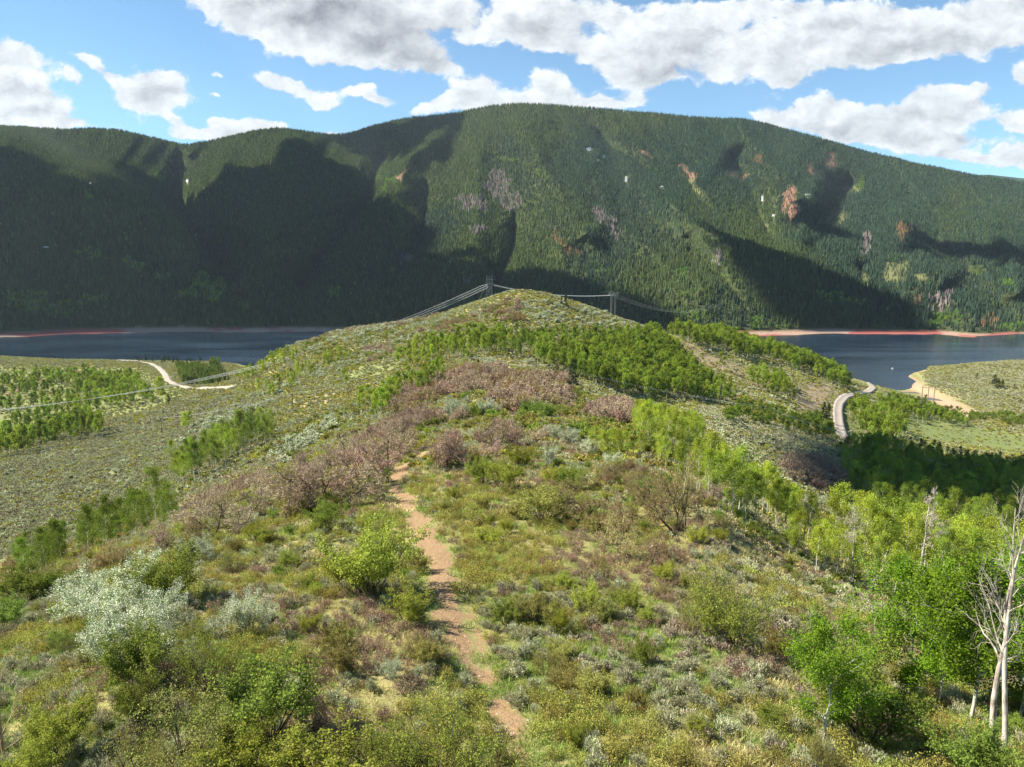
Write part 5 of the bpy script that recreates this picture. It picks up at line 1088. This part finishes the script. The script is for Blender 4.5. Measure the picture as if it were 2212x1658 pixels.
if REST['oak']: stuff('oak_thickets', 'mass of far scrub oaks in the thickets', 'shrubs', REST['oak'])
if REST['white']: stuff('flowering_shrubs_far', 'mass of far white-dotted shrubs', 'shrubs', REST['white'])
if REST['shrub']: stuff('shrubbery', 'mass of small green shrubs between the larger ones', 'shrubs', REST['shrub'])
g_ = {k: tuple(np.concatenate(a) if len(a) else np.zeros(0) for a in v) for k, v in GC.items()}
sg = {k: v for k, v in g_.items() if k.startswith('sage')}
for k, v in REST['sage'].items(): sg['sage'] = tuple(np.concatenate([a, b]) for a, b in zip(sg['sage'], v))
stuff('sage_cover', 'grey-green sage cover over the ridge and slopes', 'sagebrush', sg)
stuff('undergrowth', 'olive and brown low shrubs between the sagebrush', 'undergrowth', {k: v for k, v in g_.items() if k.startswith('low')})
stuff('grass', 'green and straw coloured grass on the ridge', 'grass', {k: v for k, v in g_.items() if k.startswith('grass')})
print('COUNTS', {k: len(v) for k, v in RECS.items()}, {k: len(v[0]) for k, v in g_.items()})

# ---------------- dead trees ----------------
def place_tree(name, label, cat, px, py, hpx, wood, h0, bark, wname='trunk', lean=(0, 0), wf=1.0, rz=0.0, lf=None, group=None):
    X, Y, Z = hit(px, py); dp = depth(X, Y, Z); dep = math.atan2(H - Z, Y); h = hpx * dp / F / math.cos(dep); s = h / h0
    o = link(name, None); link(wname, wood.mesh(wname, [M[bark]]), o)
    if lf: link('twigs', lf.mesh('twigs', [M[bark]]), o)
    o.location = (X, Y, Z - .1); o.scale = (s * wf, s * wf, s); o.rotation_euler = (lean[0], lean[1], rz); tag(o, label, cat, group); return o
def twigs_on(tips, n, seed, size=0.35):
    rs = np.random.default_rng(seed); g = Geo(); T = even(tips); C = along(T, rs, n, 0.05); g.leaves(C, size, 0.06, rs=rs, updir=0.8); return g
dg_ = 'bleached dead aspens'
w, t = bare_tree(901, 10, (11, 5, 4), .36, .32, .20, maxl=3)
place_tree('dead_tree', 'thick bleached dead aspen with a forked top at the lower right corner', 'tree', 2138, 1635, 455, w, 10, 'dead_bark', lean=(0, -.03), wf=.62, rz=.6, group=dg_)
w, t = bare_tree(902, 10, (12, 5, 4), .34, .35, .17, maxl=3)
place_tree('dead_tree', 'second dead aspen, leaning right just behind the thick one', 'tree', 2168, 1655, 480, w, 10, 'dead_bark', lean=(0, .06), wf=.66, rz=2.1, group=dg_)
w, t = bare_tree(903, 10, (12, 5, 4), .34, .30, .14, maxl=3)
place_tree('dead_tree', 'third grey dead aspen at the right edge', 'tree', 2203, 1600, 400, w, 10, 'dead_bark', lean=(0, .03), rz=4.0, group=dg_)
w, t = bare_tree(904, 6, (16, 6, 4), .36, .25, .09, maxl=3)
place_tree('dead_tree', 'small white leafless tree in the gap of the aspen line', 'tree', 1738, 1172, 92, w, 6, 'dead_bark', lf=twigs_on(t, 900, 1, .3), group=dg_)
w, t = bare_tree(905, 7, (14, 6, 4), .28, .5, .10, maxl=3)
place_tree('dead_tree', 'white-trunked bare aspen among the saplings on the right', 'tree', 2062 - 80, 1275, 190, w, 7, 'dead_bark', lf=twigs_on(t, 900, 2, .3), group=dg_)
w, t = bare_tree(906, 7, (14, 6, 4), .30, .5, .10, maxl=3)
place_tree('dead_tree', 'bare aspen with a pale straight trunk left of the tall green aspen', 'tree', 1832, 1262, 150, w, 7, 'dead_bark', lf=twigs_on(t, 900, 3, .3), group=dg_)
w, t = bare_tree(907, 5, (10, 6, 4), .5, .1, .07, maxl=3)
place_tree('dead_tree', 'pale orange leafless tree in the bottom left corner', 'tree', 15, 1640, 215, w, 5, 'pale_twig', lf=twigs_on(t, 700, 4, .3), rz=1.0, group=dg_)
w, t = bare_tree(908, 3, (8, 5, 4), .5, .1, .04, maxl=2)
place_tree('dead_tree', 'bleached dead limb under the twisted brown oak', 'tree', 1395, 1190, 55, w, 3, 'dead_bark', lean=(.3, .6), group=dg_)
for k_, (px, py, sz, rz) in enumerate([(705,1340,16,.3),(952,1330,12,1.2),(560,1450,26,2.),(1390,1560,26,.5),(1560,1600,24,2.2),(1110,1610,16,1.),(780,1560,20,3.),(640,1650,20,.2),(1720,1555,22,1.7),(1290,1500,16,.9)]):
    w, t = bare_tree(920 + k_, 1.0, (6, 4), .6, .1, .03, maxl=2)
    place_tree('dead_bush', f"bleached bare sage skeleton {zone(px, py)}, {['twisted', 'tiny', 'tall', 'spiky', 'wiry', 'small', 'forked', 'flat', 'pale', 'low'][k_]} one", 'dead bush', px, py + 8, sz, w, 1.0, 'dead_bark', 'stems', lean=(.4, .5), wf=1.5, rz=rz, group='bleached dead sage stems')
# small stones on the trail
m_stone = bark_mat("pale_stone", (0.45, 0.36, 0.27), (0.30, 0.22, 0.16), 8)
rs = np.random.default_rng(31); g = Geo()
TA = np.array(TRAIL_A); k = rs.integers(0, len(TA) - 1, 900); f = rs.uniform(size=900)[:, None]; P = TA[k] * (1 - f) + TA[k + 1] * f + rs.normal(size=(900, 2)) * 1.0
Z = zat(P[:, 0], P[:, 1]); OCT = np.array([(1,0,0),(0,1,0),(-1,0,0),(0,-1,0),(0,0,.6)], float)
for i in range(900):
    sz = 0.02 + 0.05 * rs.uniform() ** 3; V = OCT * sz * rs.uniform(.6, 1.4, (5, 1)) * rs.uniform(.6, 1.3, (1, 3)) + [P[i, 0], P[i, 1], Z[i]]
    g.add(V, [(0, 1, 4, 4), (1, 2, 4, 4), (2, 3, 4, 4), (3, 0, 4, 4)])
V, Q, r_ = g.arrays(); tag(link('gravel', mesh_np('gravel', V, T=Q[:, :3], mats=[m_stone])), 'small pale stones on the dirt trail', 'gravel', kind='stuff')

# ---------------- power line ----------------
m_steel, nt = nt_new("galvanised_steel"); finish(nt, mix_n(nt, noise_n(nt, None, 6, 3), (0.16, 0.165, 0.17, 1), (0.27, 0.28, 0.29, 1)), .5, spec=.5)
m_wire, nt = nt_new("power_line_wire"); finish(nt, (0.62, 0.63, 0.62), .45, spec=.5)
m_pole, nt = nt_new("creosoted_pole_wood"); finish(nt, mix_n(nt, noise_n(nt, None, 8, 4), (0.05, 0.035, 0.025, 1), (0.10, 0.075, 0.055, 1)), .9)
m_ins, nt = nt_new("insulator_glass"); finish(nt, (0.55, 0.58, 0.56), .2, spec=.6)
def lattice(h, w0, w1, n, r=.07):
    g = Geo(); c = [(-1, -1), (1, -1), (1, 1), (-1, 1)]
    for a, b in c: g.tube([[a * w0, b * w0, -1.5], [a * w1, b * w1, h]], [r * 1.3, r], 4)
    for k in range(n):
        z0, z1 = h * k / n, h * (k + 1) / n; a0, a1 = w0 + (w1 - w0) * k / n, w0 + (w1 - w0) * (k + 1) / n
        for i in range(4):
            p, q = c[i], c[(i + 1) % 4]
            g.tube([[p[0] * a0, p[1] * a0, z0], [q[0] * a1, q[1] * a1, z1]], [r * .7] * 2, 3); g.tube([[q[0] * a0, q[1] * a0, z0], [p[0] * a1, p[1] * a1, z1]], [r * .7] * 2, 3)
            g.tube([[p[0] * a1, p[1] * a1, z1], [q[0] * a1, q[1] * a1, z1]], [r * .6] * 2, 3)
    return g
def part(name, g, m, parent, loc=(0, 0, 0)): o = link(name, g.mesh(name, [m]), parent); o.location = loc; return o
def bar(a, b, r, s=4): g = Geo(); g.tube([a, b], [r, r], s); return g
# three-mast tower on the knoll
def base_at(px, Y):
    a, _ = pix_dir(px, 640); X = float(a) * Y; return X, Y, float(zat(X, Y))
X1, Y1, Z1 = base_at(1057.5, 668.0); _, b_ = pix_dir(1057, 596); top1 = H + float(b_) * Y1; h1 = top1 - Z1
t1 = link('transmission_tower', None); t1.location = (X1, Y1, Z1); tag(t1, 'three-masted lattice tower on the left shoulder of the knoll', 'tower', 'power line towers')
for k_, dx in enumerate((-2.1, 0.0, 2.1)):
    part('mast', lattice(h1, .55, .35, 14), m_steel, t1, (dx, (k_ - 1) * 5.0, 0))
arms1 = []
zc = h1 * .70
for k_, (dx, dy) in enumerate(((-7.0, -5), (-4.2, -5), (-1.4, -5))):
    part('insulator', bar((-2.1 + dx * .0, dy, zc), (dx, dy - 1.5, zc - 1.2 - k_ * .9), .16), m_ins, t1)
part('crossarm', bar((-3.2, -5, zc + .3), (3.2, 5, zc + .3), .2), m_steel, t1); part('crossarm', bar((-3.0, -5, h1 * .86), (4.0, 5, h1 * .86), .15), m_steel, t1)
for dx in (-2.1, 2.1):
    part('guy_wire', bar((dx, 0, zc), (dx * 1.0 - 14, 6, -8), .05, 3), m_wire, t1)
X2, Y2, Z2 = base_at(1325.5, 735.0); _, b_ = pix_dir(1325, 630); top2 = H + float(b_) * Y2; h2 = top2 - Z2
t2 = link('transmission_tower', None); t2.location = (X2, Y2, Z2); tag(t2, 'two-legged lattice tower with a flat crossarm behind the right shoulder of the knoll', 'tower', 'power line towers')
for dx in (-1.9, 1.9): part('mast', lattice(h2 - 2, .6, .6, 16), m_steel, t2, (dx, 0, 0))
ca = lattice(9.5, .45, .45, 7, .06); V, Q, r_ = ca.arrays(); ca.V = [np.stack([V[:, 2] - 4.75, V[:, 0], V[:, 1]], 1)]; part('crossarm', ca, m_steel, t2, (0.3, 0, h2 - 1.6))
part('brace', bar((-4.6, 0, h2 - 1.2), (-1, 0, h2 + .8), .12), m_steel, t2); part('brace', bar((4.6, 0, h2 - 1.2), (1, 0, h2 + .8), .12), m_steel, t2)
for dx in (-4, 0, 4): part('insulator', bar((dx, 0, h2 - 1.6), (dx, 0, h2 - 3.4), .16), m_ins, t2)
X3, Y3 = -375.0, 430.0; Z3 = float(zat(X3, Y3)); a_, b_ = pix_dir(-240, 905); top3 = H + float(b_) * Y3 + 4
t3 = link('transmission_tower', None); t3.location = (X3, Y3, Z3); tag(t3, 'lattice tower carrying the wires on beyond the left valley', 'tower', 'power line towers')
for dx in (-3, 3): part('mast', lattice(top3 - Z3, .7, .6, 12), m_steel, t3, (0, dx, 0))
part('crossarm', bar((0, -7, top3 - Z3 - 3.6), (0, 7, top3 - Z3 - 3.6), .3), m_steel, t3)
def wire(a, b, sag, label, r=.055, n=40, grp='power line wires'):
    a, b = np.array(a, float), np.array(b, float); t = np.linspace(0, 1, n)[:, None]; P = a + (b - a) * t; P[:, 2] -= (4 * sag * t * (1 - t))[:, 0]
    g = Geo(); g.tube(P, [r] * n, 4); return tag(link('power_line_wire', g.mesh('power_line_wire', [m_wire])), label, 'wire', grp)
WN = ['topmost', 'second from the top', 'third from the top', 'fourth from the top', 'fifth from the top', 'lowest']
za = Z1 + zc
for k_ in range(6):
    g2 = k_ // 2; off_ = (k_ % 2) * .55
    A = (X1 - 7.0 + g2 * 2.6 + off_, Y1 - 6.5, za - .9 - g2 * .9 - off_ * .4); B = (X3, Y3 - 7 + g2 * 7 + off_, top3 - 3.8)
    wire(A, B, 22.0 + g2 * .5, f'{WN[k_]} bright wire, three-masted tower down to the left valley', r=.07)
for k_ in range(4):
    A = (X1 + 3 + .3 * k_, Y1 + 4 - 2 * k_, za - .2 - .35 * k_); B = (X2 - 4 + 2.6 * k_, Y2, Z2 + h2 - 3.5)
    wire(A, B, 4.5, f'{["uppermost", "second highest", "third highest", "lowest"][k_]} wire between the two knoll towers', r=.08)
a_, _ = pix_dir(1480, 720); X4, Y4 = float(a_) * 1700 + 60, 1715.0
for k_ in range(3):
    A = (X2 - 4 + 4 * k_, Y2, Z2 + h2 - 3.5); wire(A, (X4 + 14 * k_, Y4, 60), 20, f'{["left", "middle", "right"][k_]} wire from the right knoll tower across the lake', r=.07)
# wooden distribution poles
poles = []
for px, py, hpx, arm, lab in [(350,938,36,1,'thin dark wooden pole on the left sage slope'),(633,882,33,1,'thin wooden pole on the pale slope left of centre'),(1018,797,26,1,'small wooden pole in the saddle below the knoll'),(1186,812,25,1,'small wooden pole at the foot of the knoll aspens'),(1646,924,47,1,'tall dark pole with a crossarm on the right slope'),(1948,1000,36,2,'dark pole with a double crossarm in the shaded wood'),(2046,1060,56,1,'pole top poking out of the shaded wood')]:
    h_ = hit(px, py)
    X, Y, Z = h_; h = hpx * depth(X, Y, Z) / F; o = link('utility_pole', None); o.location = (X, Y, Z); tag(o, lab, 'pole', 'wooden utility poles')
    part('shaft', bar((0, 0, -1), (0, 0, h), .17 if h > 7 else .14, 6), m_pole, o); part('crossarm', bar((-1.3, 0, h - .5), (1.3, 0, h - .5), .11), m_pole, o)
    if arm == 2: part('crossarm', bar((-1.3, .3, h - 1.3), (1.3, .3, h - 1.3), .11), m_pole, o)
    for dx in (-1.2, 0, 1.2): part('insulator', bar((dx, 0, h - .4), (dx, 0, h - .1), .09), m_ins, o)
    poles.append((X, Y, Z + h - .1))
PN = ['left sage slope pole and the pale slope pole', 'pale slope pole and the saddle pole', 'saddle pole and the knoll foot pole', 'knoll foot pole and the right slope pole', 'right slope pole and the shaded wood pole', 'shaded wood pole and the last pole top']
for i in range(len(poles) - 1):
    for j, dx in enumerate((-1.2, 0, 1.2)):
        a, b = poles[i], poles[i + 1]; wire((a[0] + dx, a[1], a[2]), (b[0] + dx, b[1], b[2]), 1.5 + .00003 * (b[0] - a[0]) ** 2, f'{["left", "middle", "right"][j]} thin wire between the {PN[i]}', r=.028 if i > 3 else .013, grp='thin utility wires')
# slim pylons by the right beach
for px, nm in ((1988, 'left'), (2001, 'middle'), (2014, 'right')):
    X, Y, Z = hit(px, 893, 500); h = 60 * depth(X, Y, Z) / F; o = link('slim_pylon', None); o.location = (X, Y, Z); tag(o, f'{nm} one of the three slim pylons standing before the beach', 'pylon', 'slim pylons by the beach')
    part('mast', lattice(h, .6, .25, 10, .05), m_steel, o); part('crossarm', bar((-4, 0, h - 2), (4, 0, h - 2), .16), m_steel, o)
    for dx in (-3.8, 0, 3.8): part('insulator', bar((dx, 0, h - 2), (dx, 0, h - 3.6), .13), m_ins, o)
# small white boat on the lake
m_boat, nt = nt_new("boat_paint"); finish(nt, (0.85, 0.85, 0.83), .3, spec=.5)
bx, by, _ = pt(1928, 795, 1095.0)
V = [(-3, 0, .7), (-2, -1, .6), (2.6, -1.1, .6), (2.6, 1.1, .6), (-2, 1, .6), (-2.4, 0, -.2), (-1.6, -.6, -.2), (2.4, -.8, -.2), (2.4, .8, -.2), (-1.6, .6, -.2)]
hull = mesh_np('hull', V, T=[(0,1,4),(1,2,3),(1,3,4)], Q=[(0,5,6,1),(1,6,7,2),(2,7,8,3),(3,8,9,4),(4,9,5,0)], mats=[m_boat])
bo = link('boat', None); bo.location = (float(bx), 1095.0, .1); bo.scale = (.62, .62, .62); tag(bo, 'tiny white boat on the dark water at the right', 'boat'); link('hull', hull, bo)
cb = mesh_np('cabin', [(-.8,-.7,.6),(1,-.7,.6),(1,.7,.6),(-.8,.7,.6),(-.4,-.6,1.5),(.9,-.6,1.5),(.9,.6,1.5),(-.4,.6,1.5)], Q=[(0,1,5,4),(1,2,6,5),(2,3,7,6),(3,0,4,7),(4,5,6,7)], mats=[m_boat]); link('cabin', cb, bo)

# ---------------- clouds that shade the land (they stand outside the frame, up towards the sun) ----------------
m_cloud, nt = nt_new("cloud_white"); finish(nt, (0.85, 0.87, 0.9), 1.0, spec=0)
def mt_hit(px, py):
    j = int(np.clip(round((px - MX[0]) / 6.0), 0, len(MX) - 1)); col = mpy[:, j]
    i = int(np.argmin(np.abs(col - py))); return MXX[i, j], MYY[i, j], MZ[i, j]
def ico(sub=2):
    import bmesh
    bm = bmesh.new(); bmesh.ops.create_icosphere(bm, subdivisions=sub, radius=1.0); V = np.array([v.co[:] for v in bm.verts]); T = np.array([[v.index for v in f.verts] for f in bm.faces]); bm.free(); return V, T
ICO_V, ICO_T = ico(2)
def cloud(label, polys, r0, r1, step, alt, far=True, seed=0):
    rs = np.random.default_rng(seed); Vs = []; Ts = []; n = 0
    for poly in polys:
        xs = [p[0] for p in poly]; ys = [p[1] for p in poly]
        gx, gy = np.meshgrid(np.arange(min(xs), max(xs), step), np.arange(min(ys), max(ys), step * .7))
        gx = gx.ravel() + rs.uniform(-.4, .4, gx.size) * step; gy = gy.ravel() + rs.uniform(-.4, .4, gy.size) * step
        k = inpoly(gx, gy, poly)
        for x, y in zip(gx[k], gy[k]):
            p = mt_hit(x, y) if far else hit(x, y)
            if p is None: continue
            p = np.array(p, float); t = (alt + rs.normal() * 60 - p[2]) / SUN[2]; c = p + SUN * t
            r = rs.uniform(r0, r1) * np.array([1, 1, .8]); V = ICO_V * r * (1 + .18 * rs.normal(size=(len(ICO_V), 1))) + c
            Vs.append(V); Ts.append(ICO_T + n); n += len(V)
    V = np.concatenate(Vs)
    qx, qy = proj(V[:, 0], np.maximum(V[:, 1], 1), V[:, 2]); bad = (V[:, 1] > 0) & (qx > -20) & (qx < 2232) & (qy > -20) & (qy < 1678)
    if bad.any(): print('CLOUD IN FRAME', label, bad.mean())
    tag(link('cloud', mesh_np('cloud', V, T=np.concatenate(Ts), mats=[m_cloud], shade_smooth=True)), label, 'cloud', kind='stuff')
cloud('bank of cumulus shading the left half of the mountain', [
 [(-350,335),(0,328),(50,344),(130,384),(225,436),(300,486),(383,462),(467,396),(517,372),(567,366),(617,374),(650,356),(700,343),(745,360),(770,392),(800,432),(847,434),(870,460),(905,490),(895,520),(900,556),(965,574),(995,610),(1035,650),(1035,712),(-350,712)]], 42, 66, 12, 2600, seed=1)
cloud('small cumulus shading the crest left of the summit', [[(750,300),(800,285),(900,264),(995,250),(935,290),(882,336),(825,346),(765,325)]], 40, 60, 11, 2700, seed=2)
cloud('long cumulus shading the slope behind the knoll', [[(1060,612),(1127,586),(1170,589),(1237,609),(1320,637),(1400,668),(1480,714),(1300,716),(1060,712)]], 24, 38, 8, 2200, seed=3)
cloud('cumulus shading the foot of the right-hand spur', [[(1585,520),(1708,560),(1825,610),(1935,652),(1975,706),(1750,706),(1690,650),(1640,590)]], 24, 38, 8, 2200, seed=4)
cloud('thin cumulus strip shading the right end of the mountain', [[(1960,520),(2080,530),(2250,552),(2300,580),(2100,556),(1970,540)], [(1700,470),(1760,480),(1860,520),(1800,520)]], 22, 34, 8, 2300, seed=5)
cloud('small cumulus shading the right-hand aspen wood', [[(1790,985),(1840,972),(1950,985),(2100,1000),(2400,1010),(2400,1170),(2100,1130),(1900,1120),(1820,1060)]], 8, 11, 15, 900, far=False, seed=6)

# ---------------- air: thin even haze over the whole place ----------------
m_haze, nt = nt_new("thin_haze")
pv = N(nt, 'ShaderNodeVolumePrincipled', inp={'Color': (0.70, 0.86, 1.0, 1), 'Density': 0.000019, 'Anisotropy': 0.2})
N(nt, 'ShaderNodeOutputMaterial', inp={1: pv.outputs[0]})
hx0, hx1, hy0, hy1, hz0, hz1 = -9000, 9000, -300, 9600, -17.5, 2100
HV = [(x, y, z) for z in (hz0, hz1) for y in (hy0, hy1) for x in (hx0, hx1)]
tag(link('haze', mesh_np('haze', HV, Q=[(0,2,3,1),(4,5,7,6),(0,1,5,4),(2,6,7,3),(0,4,6,2),(1,3,7,5)], mats=[m_haze])), 'thin pale haze in the valley air', 'haze', kind='stuff')
